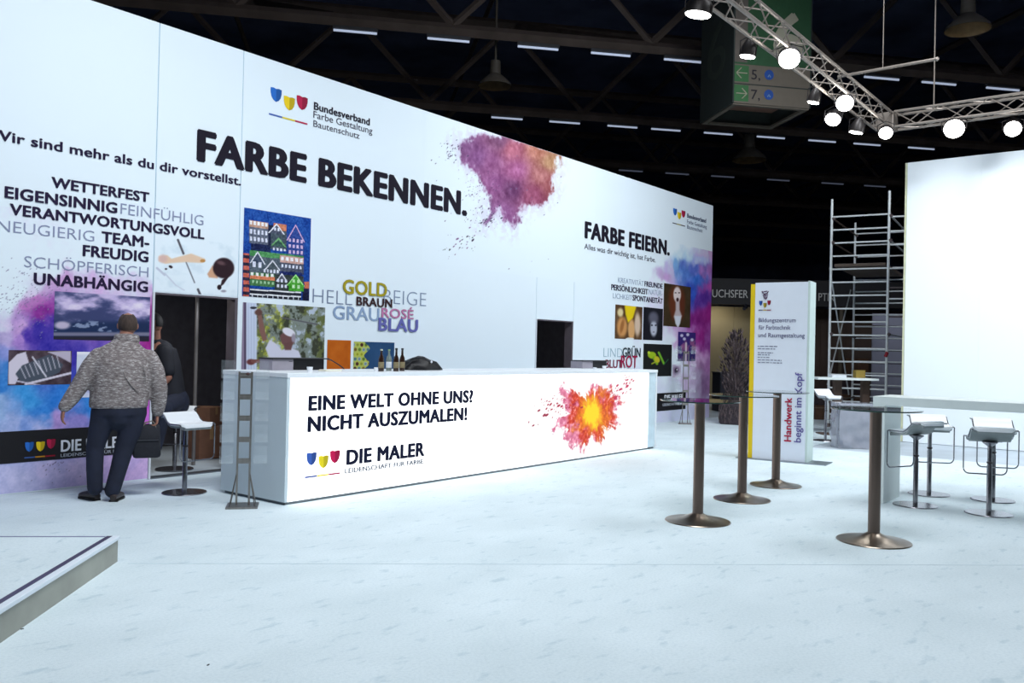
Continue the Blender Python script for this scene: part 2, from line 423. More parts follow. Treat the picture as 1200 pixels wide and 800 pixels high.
def paintL(X, Y, U, V):
    n1 = fbm(U*3.2+5, V*3.2); n2 = fbm(U*3.2+55, V*3.2+31); n3 = fbm(U*14+9, V*14); n4 = vnoise(U*70, V*70)
    q = idw(X+(n1-.5)*46, Y+(n2-.5)*46, cloudL, 3.6)
    al = q[..., 3]+(n3-.5)*.5*(4*q[..., 3]*(1-q[..., 3]))
    al = sst(.12, .9, al)
    col = q[..., :3]+((n3-.5)*46+(n4-.5)*16)[..., None]*np.array([1.1, .9, .7])
    img = np.ones(X.shape+(3,))*np.array(WALLC); img = mix(img, al, col)
    r = random.Random(3)
    img = stamp(img, X, Y, 420, r, lambda r: (r.gauss(30, 22), r.gauss(352, 17)), lambda r: (120, 115, 150), .35, .8)
    img = stamp(img, X, Y, 40, r, lambda r: (r.gauss(62, 15), r.gauss(548, 6)), lambda r: (120, 105, 150), .4, .9)
    return img
picture('powder_print', P_WALL, 1.25, 4.868, .012, 2.75, .0085, paintL, wall, label='blue and purple powder cloud print')

BURST = [(538, 168), (556, 161), (570, 158), (588, 164), (586, 155), (620, 166), (655, 180), (653, 196), (647, 212), (650, 222), (640, 234), (634, 240), (620, 236), (611, 246), (604, 262), (598, 268),
    (593, 258), (590, 246), (580, 252), (566, 263), (572, 250), (574, 236), (570, 222), (563, 210), (556, 196), (545, 190), (540, 180)]
bcol = [(545, 172, (150, 95, 150)), (560, 185, (150, 90, 150)), (585, 165, (140, 85, 125)), (600, 175, (195, 105, 130)), (605, 200, (195, 110, 165)), (630, 175, (205, 130, 110)), (645, 190, (200, 150, 110)),
    (645, 215, (170, 90, 95)), (600, 222, (118, 62, 112)), (625, 228, (170, 85, 120)), (580, 215, (160, 90, 150)), (590, 250, (160, 95, 155)), (570, 255, (165, 115, 170)), (635, 205, (195, 120, 120)), (575, 190, (170, 100, 155))]
def paintB(X, Y, U, V):
    n1 = fbm(U*6+3, V*6); n2 = fbm(U*6+43, V*6+11); n3 = fbm(U*16, V*16+4)
    d = pdist(X+(n1-.5)*16, Y+(n2-.5)*16, BURST)
    al = 1-sst(-3.5, 3.5, d+(n3-.5)*9)
    q = idw(X, Y, bcol, 3)
    col = q+((n3-.5)*75+(n1-.5)*60)[..., None]
    img = np.ones(X.shape+(3,))*np.array(WALLC)
    halo = (1-sst(0, 22, d))*.25*sst(.35, .6, n3); img = mix(img, halo, (185, 150, 190)); img = mix(img, al*.97, col*.86)
    r = random.Random(5)
    img = stamp(img, X, Y, 150, r, lambda r: (r.uniform(552, 590)-abs(r.gauss(0, 10)), r.uniform(200, 262)), lambda r: (90, 65, 105), .3, .8)
    img = stamp(img, X, Y, 70, r, lambda r: ((lambda t: (585-58*t+r.gauss(0, 8), 248+50*t+r.gauss(0, 6)))(r.random())), lambda r: r.choice([(60, 50, 75), (45, 60, 60), (120, 80, 130)]), .5, 1.3)
    img = stamp(img, X, Y, 60, r, lambda r: (r.gauss(528, 8), r.gauss(178, 8)), lambda r: (80, 70, 100), .4, 1.0)
    img = stamp(img, X, Y, 50, r, lambda r: (r.uniform(495, 660), r.uniform(165, 320)), lambda r: (110, 95, 130), .3, .8)
    return img
def rect(plane, x0, y0, x1, y1):
    u0, v1 = plane.hit(x0, y0); u1, v0 = plane.hit(x1, y1); return u0, u1, v0, v1
u0 = P_WALL.hit(497, 200)[0]
picture('powder_print', P_WALL, u0, 13.6, 2.75, WH-.004, .0105, paintB, wall, label='pink and purple powder burst print')

cloudR = [(750, 320, (228, 240, 248, 0)), (745, 345, (228, 240, 248, 0)), (765, 305, (228, 240, 248, 0)), (790, 290, (228, 240, 248, 0)), (776, 325, (190, 150, 205, .7)), (782, 318, (180, 160, 215, .55)), (795, 312, (110, 160, 215, .7)), (797, 300, (150, 200, 230, .4)),
    (805, 322, (80, 120, 200, 1)), (812, 315, (90, 110, 200, .9)), (818, 305, (150, 160, 220, .5)), (822, 298, (190, 150, 210, .5)), (830, 300, (205, 150, 205, .7)), (826, 320, (165, 110, 185, 1)), (818, 330, (55, 105, 200, 1)), (813, 345, (45, 80, 185, 1)),
    (822, 350, (90, 50, 150, 1)), (830, 340, (175, 75, 165, 1)), (828, 370, (150, 35, 130, 1)), (815, 375, (125, 30, 120, 1)), (820, 395, (150, 40, 135, 1)), (830, 400, (135, 60, 140, 1)), (812, 390, (150, 50, 140, .9)), (805, 388, (175, 130, 195, .7)),
    (797, 392, (195, 150, 205, .6)), (790, 402, (200, 150, 205, .6)), (783, 396, (215, 205, 230, .3)), (775, 410, (228, 240, 248, 0)), (785, 425, (222, 228, 243, 0)), (820, 420, (200, 160, 205, .8)), (830, 425, (160, 110, 165, .9)),
    (800, 432, (205, 200, 228, .5)), (815, 445, (195, 175, 210, .8)), (830, 450, (150, 110, 160, .9)), (790, 460, (205, 212, 232, .5)), (800, 485, (200, 205, 235, .6)), (830, 485, (195, 185, 225, .6)), (775, 350, (215, 200, 230, .4)), (770, 335, (220, 215, 238, .3)), (805, 270, (228, 240, 248, 0)), (832, 275, (228, 240, 248, 0))]
def paintR(X, Y, U, V):
    n1 = fbm(U*2+5, V*2); n2 = fbm(U*2+55, V*2+31); n3 = fbm(U*7+9, V*7)
    q = idw(X+(n1-.5)*24, Y+(n2-.5)*24, cloudR, 3.6)
    al = sst(.1, .85, q[..., 3]+(n3-.5)*.5*(4*q[..., 3]*(1-q[..., 3])))
    img = np.ones(X.shape+(3,))*np.array(WALLC)
    return mix(img, al, q[..., :3]+((n3-.5)*50)[..., None])
u0 = P_WALL.hit(742, 400)[0]
picture('powder_print', P_WALL, u0, SE[-1]-.008, .012, 3.9, .017, paintR, wall, label='blue and magenta powder cloud print at far end')

# photographs printed on the wall
def p_sky(X, Y, U, V):
    n = fbm(U*3, V*7+2, 6); n2 = fbm(U*9+4, V*22, 4)
    t = (Y-341)/62
    img = np.ones(X.shape+(3,))*np.array((58, 66, 110.))
    img = mix(img, sst(.40, .66, n+.25*(.45-t)), (196, 180, 222))
    img = mix(img, sst(.55, .75, n)*(1-sst(.5, .6, t)), (232, 222, 240))
    img = mix(img, sst(.52, .64, t), np.array((26, 44, 82)))
    img = mix(img, sst(.52, .6, t)*sst(.55, .62, n2)*(1-sst(.74, .8, t)), (130, 145, 178))
    img = ell(img, X, Y, 73, 381, 9, 4.5, (190, 180, 205), soft=.4)
    img = mix(img, sst(.76, .80, t)*(1-sst(.83, .86, t)), (120, 120, 145)); img = mix(img, sst(.84, .87, t), (38, 36, 52))
    return img
def pic(x0, y0, x1, y1, fn, label, step=.008, xb=None, d=.004):
    a = P_WALL.hit(x0, y0); b = P_WALL.hit(x1, y1)
    picture('printed_photo', P_WALL, a[0], b[0], b[1], a[1], step, fn, wall, d=d, label=label)
pic(64, 341, 174.5, 400, p_sky, 'printed photo of storm clouds over the sea')
def p_craft(X, Y, U, V):
    n = fbm(U*12, V*12); img = np.ones(X.shape+(3,))*np.array((70, 56, 66.)); img = img+((n-.5)*90)[..., None]
    img = poly(img, X, Y, [(10, 425), (20, 415), (30, 412), (34, 425), (25, 435), (18, 450), (10, 450)], (214, 206, 222))
    img = poly(img, X, Y, [(55, 412), (83, 411), (83, 425), (70, 418)], (190, 180, 200))
    img = poly(img, X, Y, [(18, 438), (26, 428), (58, 415), (74, 427), (70, 436), (45, 448), (24, 447)], (74, 82, 96))
    for k in range(9): img = seg(img, X, Y, 24+k*5.3, 430-k*1.8, 30+k*5, 443-k*1.6, 1.1, (186, 184, 198))
    img = seg(img, X, Y, 38, 418, 54, 441, 1.6, (225, 222, 235)); img = seg(img, X, Y, 30, 450, 83, 437, 2.6, (214, 208, 224)); img = seg(img, X, Y, 18, 446, 50, 452, 1.6, (200, 196, 216))
    return img
pic(10, 410, 83, 450, p_craft, 'printed photo of hands wrapped in pale gloves')
def p_white(X, Y, U, V):
    n = fbm(U*5, V*5); img = np.ones(X.shape+(3,))*np.array((214, 220, 236.))
    img = mix(img, sst(.4, .7, n)*.5, (120, 120, 190)); img = mix(img, 1-sst(413, 417, Y), (240, 240, 248)); return img
pic(90, 412, 150, 464, p_white, 'pale printed photo behind the walking man')
def p_reach(X, Y, U, V):
    n = fbm(U*5, V*6); img = np.ones(X.shape+(3,))*np.array(WALLC); img = mix(img, sst(.5, .75, n)*.35, (185, 205, 220))
    for a in ((184, 314, 193, 322, 2.5, (190, 196, 214)), (193, 320, 206, 334, 1.6, (196, 204, 220)), (206, 334, 216, 340, 1.2, (200, 208, 222))): img = seg(img, X, Y, *a)
    img = seg(img, X, Y, 208.5, 281, 215, 297, 2.6, (84, 82, 92)); img = seg(img, X, Y, 218, 307, 228, 331, 1.5, (110, 112, 124)); img = seg(img, X, Y, 232, 339, 235, 346, 2.8, (80, 78, 88))
    img = poly(img, X, Y, [(186, 300), (196, 299), (201, 303), (224, 297), (240, 303), (241, 306), (236, 308), (218, 307), (201, 308), (194, 309), (186, 306)], (226, 196, 170), 1)
    img = ell(img, X, Y, 237.5, 305.5, 3, 2, (190, 140, 80)); img = ell(img, X, Y, 191, 303, 5, 4.5, (214, 180, 172), soft=.5)
    img = ell(img, X, Y, 200, 312.5, 2.5, 1.6, (44, 26, 34), rot=.4); img = ell(img, X, Y, 194.5, 315, 1.5, 1, (60, 40, 50))
    img = poly(img, X, Y, [(243, 321), (249, 311), (256, 316), (255, 326), (245, 325)], (206, 160, 130), 1)
    img = ell(img, X, Y, 262, 314, 12.5, 12, (44, 26, 34), soft=.1); img = ell(img, X, Y, 259, 308, 5, 2.2, (96, 70, 76), rot=.3, soft=.6)
    img = poly(img, X, Y, [(268, 322), (274, 316), (262, 333), (258, 336), (260, 328)], (46, 28, 36), .7); img = ell(img, X, Y, 257, 336.5, 2.6, 3, (36, 22, 30))
    img = ell(img, X, Y, 262, 341, 3, 1.4, (150, 150, 165), soft=.5)
    return img
ua = P_WALL.hit(181, 282); ub = P_WALL.hit(277, 344)
picture('printed_photo', P_WALL, 4.885, 5.925, DH+.012, P_WALL.hit(200, 277)[1], .007, p_reach, wall, d=.003, label='printed photo of a dark haired woman reaching out an arm')

def p_house(X, Y, U, V):
    # local frame 0..1 across and down the print
    lx = (X-285)/77; ly = (Y-(243+12*lx))/(107-8*lx)
    n = fbm(U*10, V*10); img = np.ones(X.shape+(3,))*np.array((24, 74, 158.)); img = img-(ly*18)[..., None]
    def bl(x0, y0, x1, y1, c): 
        nonlocal img; m = ((lx > x0) & (lx < x1) & (ly > y0) & (ly < y1)).astype(float); img = mix(img, m, c)
    def gable(x0, x1, yb, yt, c, edge=(214, 216, 226)):
        nonlocal img; xm = (x0+x1)/2; h = np.abs(lx-xm)/((x1-x0)/2); top = yt+(yb-yt)*h
        m = ((ly > top) & (ly < yb) & (h < 1)); img = mix(img, m.astype(float), c); img = mix(img, (m & (ly < top+.022)).astype(float), edge)
    def wins(x0, y0, x1, y1, nx_, ny_, c=(215, 218, 235), f=.55):
        nonlocal img; fx = (lx-x0)/(x1-x0)*nx_; fy = (ly-y0)/(y1-y0)*ny_
        m = (fx > 0) & (fx < nx_) & (fy > 0) & (fy < ny_) & (np.abs(fx % 1-.5) < f/2) & (np.abs(fy % 1-.5) < .3); img = mix(img, m.astype(float), c)
    bl(0, .50, .09, 1, (196, 96, 80)); 
    for k in range(6): bl(0, .52+k*.08, .1, .555+k*.08, (40, 34, 60))
    bl(.93, .76, 1, .86, (200, 110, 80)); bl(.9, .84, 1, 1, (20, 24, 60))
    bl(.09, .13, .38, .20, (190, 150, 130)); wins(.09, .12, .38, .19, 5, 1, (235, 235, 240), .6); bl(.09, .20, .38, .38, (96, 104, 124)); bl(.12, .38, .42, .48, (16, 30, 74)); wins(.09, .21, .38, .37, 5, 2)
    bl(.38, .15, .46, .40, (20, 30, 60)); bl(.46, .12, .66, .2, (196, 120, 90)); bl(.42, .2, .66, .42, (70, 84, 96)); gable(.38, .64, .24, .12, (72, 78, 98)); gable(.42, .66, .38, .28, (50, 84, 76), (110, 170, 110)); wins(.44, .39, .66, .44, 4, 1); wins(.46, .16, .56, .22, 2, 1)
    bl(.66, .22, .93, .46, (40, 66, 140)); gable(.66, .94, .3, .1, (40, 66, 140), (206, 170, 205)); wins(.68, .26, .92, .46, 4, 3, (206, 180, 215)); ell_ = None
    bl(.10, .46, .92, .54, (74, 140, 84)); bl(.1, .52, .6, .70, (80, 92, 104)); gable(.1, .34, .60, .46, (70, 82, 104)); gable(.32, .58, .66, .54, (76, 88, 96)); wins(.12, .56, .3, .66, 2, 1); wins(.3, .64, .6, .70, 6, 1)
    bl(.56, .48, .92, .56, (200, 160, 150)); wins(.56, .48, .92, .55, 5, 1, (235, 232, 240), .6); bl(.56, .56, .92, .68, (70, 76, 96)); wins(.57, .57, .9, .63, 6, 1); bl(.56, .66, .9, .76, (22, 36, 96))
    bl(.1, .70, .48, .85, (60, 110, 64)); bl(.1, .735, .48, .775, (206, 120, 84)); wins(.1, .69, .48, .75, 5, 1, (225, 228, 225)); wins(.12, .78, .48, .83, 6, 1, (150, 190, 150)); bl(.48, .70, .92, .88, (52, 62, 62)); gable(.5, .68, .78, .68, (90, 92, 110)); wins(.5, .74, .68, .86, 3, 2)
    gable(.66, .94, .82, .68, (62, 150, 40), (150, 220, 130)); bl(.69, .80, .92, .88, (62, 150, 40)); wins(.73, .73, .88, .86, 2, 2, (180, 220, 170))
    bl(.1, .88, .88, 1, (26, 30, 44)); bl(.1, .885, .88, .9, (225, 228, 235)); bl(.1, .935, .88, .95, (225, 228, 235)); wins(.1, .88, .88, 1.2, 10, 1, (205, 210, 220), .16)
    n5 = vnoise(U*60, V*60); return img+((n-.5)*34+(n5-.5)*44)[..., None]
pic(286, 243, 362, 352.5, p_house, 'printed photo of stacked green gabled houses', step=.0055)
def p_painter(X, Y, U, V):
    n = fbm(U*5+1, V*5+8); n2 = fbm(U*11+3, V*11); img = np.ones(X.shape+(3,))*np.array((124, 134, 128.))
    img = mix(img, sst(.42, .6, n), (96, 104, 60)); img = mix(img, sst(.5, .62, n2)*(1-sst(330, 345, X)), (168, 172, 50)); img = mix(img, sst(.56, .7, n2), (176, 188, 205)); img = mix(img, 1-sst(.32, .44, n2), (58, 62, 48))
    img = mix(img, 1-sst(285, 291, X), (140, 126, 150)); img = mix(img, sst(287, 289, X)*(1-sst(300, 302, X)), (196, 206, 228)); img = mix(img, sst(285.5, 286.5, X)*(1-sst(288, 289, X)), (84, 70, 96))
    for k in range(3): img = seg(img, X, Y, 291+k*3.4, 356, 291+k*3.4, 433, .7, (170, 180, 208))
    img = seg(img, X, Y, 330, 372, 372, 380, 1.5, (90, 88, 96))
    img = poly(img, X, Y, [(311, 408), (316, 398), (323, 402), (330, 410), (340, 407), (350, 411), (354, 421), (355, 445), (316, 445), (318, 425)], (206, 206, 224), 1)
    img = poly(img, X, Y, [(301, 362), (305, 361), (308, 375), (313, 398), (308, 400), (304, 388)], (128, 92, 84), .8); img = ell(img, X, Y, 303, 366, 4.5, 3.5, (96, 66, 62), soft=.3); img = ell(img, X, Y, 297, 360.5, 4, 1.5, (50, 50, 62))
    img = poly(img, X, Y, [(328, 393), (334, 388), (345, 390), (345, 402), (334, 406), (330, 402)], (110, 76, 76), 1); img = poly(img, X, Y, [(333, 402), (344, 400), (341, 410), (334, 410)], (104, 70, 70), 1)
    img = ell(img, X, Y, 338.5, 389, 8, 4.5, (222, 220, 232), rot=.45); img = ell(img, X, Y, 344, 396, 2.4, 5, (150, 140, 155), soft=.4)
    img = ell(img, X, Y, 294, 424, 5, 3.4, (104, 54, 56), soft=.3); img = seg(img, X, Y, 296, 423, 320, 423, 4, (120, 74, 70))
    return img
pic(284.5, 354, 379, 440, p_painter, 'printed photo of a painter in white working on a window', step=.006)
def p_orange(X, Y, U, V):
    n = fbm(U*8, V*8); return np.ones(X.shape+(3,))*np.array((186, 92, 14.))+((n-.5)*36)[..., None]
pic(383.5, 398, 410, 445, p_orange, 'plain orange printed square', step=.02)
def p_honey(X, Y, U, V):
    img = np.ones(X.shape+(3,))*np.array((34, 70, 110.)); n = fbm(U*6, V*6); img += ((n-.5)*20)[..., None]
    s = .075; cols = [(190, 196, 60), (110, 150, 150), (120, 150, 60), (90, 50, 40), (170, 180, 70), (150, 175, 185), (140, 120, 50)]
    au = P_WALL.hit(414, 400)[0]; edge = .245+.05*np.sin(V*31)
    row = np.floor(V/(s*.86)).astype(int); uu = (U-au)/s+(row % 2)*.5; ci = np.floor(uu).astype(int); fu = uu-ci-.5; fv = V/(s*.86)-row-.5
    r = np.hypot(fu, fv); idx = (ci*7+row*13+ci*row*3) % 7; C = np.array(cols)[idx]
    m = ((U-au) < edge).astype(float); bg = np.ones(X.shape+(3,))*np.array((176, 184, 90.)); t = mix(bg, 1-sst(.36, .42, r), C.astype(float)); t = mix(t, (1-sst(.24, .3, r)), C*.75)
    return mix(img, m, t)
pic(414.5, 400, 461, 445, p_honey, 'printed photo of coloured honeycomb beside dark blue', step=.006)
def p_hands(X, Y, U, V):
    n = fbm(U*7, V*7); img = np.ones(X.shape+(3,))*np.array((84, 58, 34.))+((n-.5)*70)[..., None]
    img = ell(img, X, Y, 729, 383, 6, 12, (196, 140, 84), soft=.3); img = ell(img, X, Y, 740, 386, 4, 13, (208, 158, 104), soft=.3); img = ell(img, X, Y, 747, 380, 3.5, 14, (206, 182, 160), soft=.4)
    img = poly(img, X, Y, [(732, 357), (746, 358), (742, 372), (736, 378), (733, 368)], (226, 196, 20), 1.2); img = ell(img, X, Y, 727, 366, 3.5, 5, (214, 196, 150), soft=.4); img = ell(img, X, Y, 729, 382, 2, 8, (150, 96, 50), rot=.2, soft=.5); img = ell(img, X, Y, 738, 397, 5, 1.5, (226, 226, 222)); return img
pic(721, 356.5, 752, 398, p_hands, 'printed photo of hands in yellow paint', step=.012)
def p_mask(X, Y, U, V):
    img = np.ones(X.shape+(3,))*np.array((20, 20, 30.)); img = ell(img, X, Y, 766, 374, 5.5, 8, (88, 86, 100), soft=.5); img = ell(img, X, Y, 766, 385, 4, 9, (178, 182, 198), soft=.3)
    for x, y in ((764, 381), (768.4, 381)): img = ell(img, X, Y, x, y, 1.2, .9, (24, 24, 34))
    img = ell(img, X, Y, 766, 389, 1.2, .6, (60, 50, 64)); return ell(img, X, Y, 765.6, 371, 4.6, 5, (92, 92, 108), soft=.6)
pic(754, 359.5, 776, 399, p_mask, 'printed photo of a white mask on black', step=.012)
def p_shout(X, Y, U, V):
    n = fbm(U*6, V*6); img = np.ones(X.shape+(3,))*np.array((58, 44, 26.))+((n-.5)*26)[..., None]
    img = ell(img, X, Y, 793, 352, 9, 17, (104, 48, 26), soft=.4); img = ell(img, X, Y, 789, 360, 3.4, 14, (96, 46, 26), soft=.5); img = ell(img, X, Y, 799, 360, 3.2, 14, (90, 42, 24), soft=.5); img = ell(img, X, Y, 793.6, 345, 4.4, 9, (222, 206, 206), soft=.2); img = poly(img, X, Y, [(791.8, 350), (796.2, 350), (796.4, 363), (799, 370), (794.5, 384), (789.5, 371), (791.8, 363)], (186, 172, 176), 1.2); img = poly(img, X, Y, [(790.5, 370), (798.5, 370), (797, 379), (794.5, 384), (791.5, 379)], (206, 210, 222), 1)
    for x in (791.7, 795.8): img = ell(img, X, Y, x, 343, 1.2, .8, (50, 30, 34))
    return ell(img, X, Y, 794, 351, 1.5, 2.4, (52, 14, 22))
pic(778, 331.5, 808.5, 384, p_shout, 'printed photo of a shouting red haired woman', step=.012)
def p_frog(X, Y, U, V):
    img = np.ones(X.shape+(3,))*np.array((24, 26, 28.)); img = ell(img, X, Y, 764, 416, 5, 4, (150, 180, 30), rot=.2); img = ell(img, X, Y, 760.5, 413, 1.6, 1.6, (190, 210, 60))
    img = seg(img, X, Y, 766, 419, 770, 426, 3, (120, 160, 30)); img = seg(img, X, Y, 772, 413, 778, 426, 2.4, (110, 170, 40)); img = seg(img, X, Y, 764, 426, 768, 424, 1.6, (150, 160, 40)); img = seg(img, X, Y, 778, 427, 783, 421, 1, (40, 96, 60)); return ell(img, X, Y, 770, 421, 3, 4, (190, 180, 40), rot=-.5)
pic(754, 402.5, 786.5, 440.5, p_frog, 'printed photo of a green tree frog on black', step=.012)
def p_dance(X, Y, U, V):
    n = fbm(U*8, V*8); img = np.ones(X.shape+(3,))*np.array((52, 34, 110.)); img = mix(img, sst(396, 402, Y)*sst(.38, .6, n), (140, 80, 130)); img = mix(img, sst(404, 424, Y)*.6, (40, 50, 96))
    for x, y in ((799, 393), (806, 392), (802, 397), (811, 398)): img = ell(img, X, Y, x, y, 1.8, 1.8, (200, 196, 222), soft=.4)
    return seg(img, X, Y, 804, 402, 803.6, 424, 2.2, (206, 190, 200))
pic(794.5, 388.5, 814.5, 423, p_dance, 'printed photo of guests at a party', step=.013)
def p_eye(X, Y, U, V):
    img = np.ones(X.shape+(3,))*np.array((196, 186, 208.)); img = ell(img, X, Y, 792.5, 434, 3.8, 5.4, (140, 120, 150), soft=.4); img = ell(img, X, Y, 792.5, 434, 2, 3, (60, 46, 70)); return ell(img, X, Y, 793.4, 433, .7, .9, (230, 230, 240))
pic(788, 427, 797.5, 442, p_eye, 'printed close up of an eye', step=.013)

# black band near the floor
zt = .62; zb = .30
for (x0, x1) in ((1.25, 4.868), (12.975, 17.45)):
    bm = B(); z0_, z1_ = (.30, .605) if x0 < 5 else (.26, .64)
    box(bm, x0, x1, -.0065, -.001, z0_, z1_)
    keep_ = obj('black_band', bm, mat('band_black', (16, 14, 20), rough=.5, var=.1), wall)

def shield(plane, x, y, w_, h_, col, parent, d=.003, dpx=True):
    """x,y: photo position of the top centre, w_,h_ in photo pixels on that plane"""
    u, v = plane.hit(x, y); ua_, _ = plane.hit(x-w_/2, y); ub_, _ = plane.hit(x+w_/2, y); _, vb_ = plane.hit(x, y+h_)
    W = (ub_-ua_)/2; Hh = v-vb_
    prof = [(-1, 0), (-.5, .035), (0, -.02), (.5, .035), (1, 0), (.98, -.35), (.82, -.65), (.5, -.87), (0, -1), (-.5, -.87), (-.82, -.65), (-.98, -.35)]
    for half, cc in ((0, col), (1, tuple(int(c*.8) for c in col))):
        pts_ = [p for p in prof if (p[0] <= 0 if half == 0 else p[0] >= 0)]
        if half == 0: pts_ = [p for p in prof if p[0] <= 0]; pts_.sort(key=lambda p: (0 if p[1] > -.02-1e-6 and p[0] < 0 or p == (0, -.02) else 1))
        a_ = [plane.at(u+p[0]*W, v+p[1]*Hh, d) for p in ([(-1, 0), (-.5, .035), (0, -.02), (0, -1), (-.5, -.87), (-.82, -.65), (-.98, -.35)] if half == 0 else [(0, -.02), (.5, .035), (1, 0), (.98, -.35), (.82, -.65), (.5, -.87), (0, -1)])]
        b_ = [p+plane.n*.003 for p in a_]; bm = B(); va = [bm.verts.new(p) for p in a_]; vb2 = [bm.verts.new(p) for p in b_]
        bm.faces.new(va); bm.faces.new(vb2)
        for i in range(len(va)): bm.faces.new((va[i], va[(i+1) % len(va)], vb2[(i+1) % len(va)], vb2[i]))
        keep(obj('shield_emblem', bm, mat('ink_%d_%d_%d' % cc, cc, rough=.7, var=.03, spec=.2), None), parent)
def bars(plane, x0, y0, x1, y1, th, parent, d=.003, cols=((70, 100, 175), (225, 205, 60), (180, 30, 75))):
    u0_, v0_ = plane.hit(x0, y0); u1_, v1_ = plane.hit(x1, y1); v_ = (v0_+v1_)/2; h_ = v0_-plane.hit(x0, y0+th)[1]
    for k, c in enumerate(cols):
        a_ = u0_+(u1_-u0_)*k/3+(.004 if k else 0); b_ = u0_+(u1_-u0_)*(k+1)/3; bm = B()
        q = [plane.at(a_, v_, d), plane.at(b_, v_, d), plane.at(b_, v_-h_, d), plane.at(a_, v_-h_, d)]; q2 = [p+plane.n*.003 for p in q]
        va = [bm.verts.new(p) for p in q]; vb2 = [bm.verts.new(p) for p in q2]; bm.faces.new(va); bm.faces.new(vb2)
        for i in range(4): bm.faces.new((va[i], va[(i+1) % 4], vb2[(i+1) % 4], vb2[i]))
        keep(obj('logo_bar', bm, mat('ink_%d_%d_%d' % c, c, rough=.7, var=.03, spec=.2), None), parent)

NAVY = (36, 26, 58); LT = (138, 146, 176); BLK = (28, 24, 38)
BLUE, YEL, RED = (44, 108, 196), (232, 200, 36), (178, 34, 74)
T = lambda *a, **k: text(P_WALL, *a, parent=wall, d=k.pop('d', .004), **k)
T('Wir sind mehr als du dir vorstellst.', (-14, 150), (-14, 162), (282, 217), NAVY, .022)
T('WETTERFEST', (59, 207.5), (60, 219.5), (174.5, 236.5), NAVY, .034)
T('EIGENSINNIG', (5, 218.5), (5, 231.5), (137, 249.5), NAVY, .034)
T('FEINFÜHLIG', (141, 238), (141, 250.5), (238, 264), LT, -.008)
T('VERANTWORTUNGSVOLL', (11, 238.5), (11, 251), (239, 280), NAVY, .034)
T('NEUGIERIG', (-4, 257), (-4, 270.5), (110, 283), LT, -.008)
T('TEAM-', (118.5, 271), (118.5, 283.5), (174.5, 290), NAVY, .034)
T('FREUDIG', (96.5, 287), (96.5, 299.5), (173.5, 307), NAVY, .034)
T('SCHÖPFERISCH', (28, 300), (28, 313), (173.5, 324.5), LT, -.008)
T('UNABHÄNGIG', (39, 319.5), (39, 332.5), (173, 342), NAVY, .034)
T('FARBE BEKENNEN.', (230, 153), (230, 188), (547, 251.5), BLK, .058)
T('Bundesverband', (367.5, 120), (367.5, 128.5), (433, 146.5), (40, 36, 52), .024)
T('Farbe Gestaltung', (367, 131), (367, 139), (436, 156), (70, 66, 84), -.002)
T('Bautenschutz', (367, 141.5), (367, 149), (421, 162), (70, 66, 84), -.002)
for x, y, c in ((323.5, 104, BLUE), (339, 114, YEL), (354, 113.5, RED)): shield(P_WALL, x, y, 13, 15.5, c, wall)
bars(P_WALL, 315, 132.5, 360, 144.5, 1.8, wall)
T('HELL', (366, 338), (366, 355), (412.5, 357.5), (120, 134, 160), -.02)
T('BEIGE', (449, 339), (449, 356), (499, 358.5), (130, 146, 172), -.02)
T('GRAU', (389.5, 358), (389.5, 373.5), (444, 376), (142, 164, 196), .014)
T('GOLD', (401, 328), (401, 344), (453, 347), (160, 148, 34), .03, d=.008)
T('BRAUN', (417, 348), (417, 358), (459, 360), (58, 36, 40), .028, d=.009)
T('ROSÉ', (446.5, 361), (446.5, 372), (484, 373.5), (188, 120, 164), .016, d=.008)
T('BLAU', (442.5, 372), (442.5, 386.5), (489, 389), (102, 104, 172), .034, d=.012)
T('FARBE FEIERN.', (684.7, 259.5), (684.7, 278), (784.5, 299), BLK, .058)
T('Alles was dir wichtig ist, hat Farbe.', (684.5, 285), (684.5, 291.5), (768, 307.5), (44, 40, 60), .0)
for x, y, c in ((791, 244.5, BLUE), (796, 249, YEL), (800.8, 247, RED)): shield(P_WALL, x, y, 4.4, 8, c, wall)
bars(P_WALL, 788, 260, 802.5, 265, 1.0, wall, cols=((60, 60, 80), (160, 150, 60), (60, 30, 50)))
T('Bundesverband', (805, 250), (805, 255), (827, 261), (60, 70, 100), .004)
T('Farbe Gestaltung', (805, 257), (805, 261.5), (828, 268), (90, 100, 130), -.004)
T('Bautenschutz', (805, 263), (805, 267.5), (823, 272.5), (90, 100, 130), -.004)
T('KREATIVITÄT', (724, 325), (724, 331), (754, 335), (138, 154, 180), -.01)
T('FREUNDE', (755, 329), (755, 334.8), (776, 338.5), (44, 30, 66), .02)
T('PERSÖNLICHKEIT', (716, 333), (716, 339.5), (759, 344.8), (40, 30, 60), .02)
T('NATÜR-', (760, 338.5), (760, 344.8), (776, 347), (138, 154, 180), -.01)
T('LICHKEIT', (718, 343), (718, 349), (740.5, 351.8), (138, 154, 180), -.01)
T('SPONTANEITÄT', (741, 345.5), (741, 351.8), (776, 355.8), (40, 30, 60), .02)
T('LIND', (707, 407), (707, 418), (729, 418.8), (150, 180, 196), -.02)
T('GRÜN', (729, 407), (729, 417.8), (750, 418.5), (34, 50, 60), .012, d=.008)
T('BLUT', (709, 421), (709, 430.5), (728.5, 431.2), (128, 20, 60), .012, d=.008)
T('ROT', (727, 416), (727, 430), (746, 431), (160, 26, 72), .012, d=.012)
T('ORANGE', (716, 432), (716, 440), (750, 441), (110, 50, 30), .012)
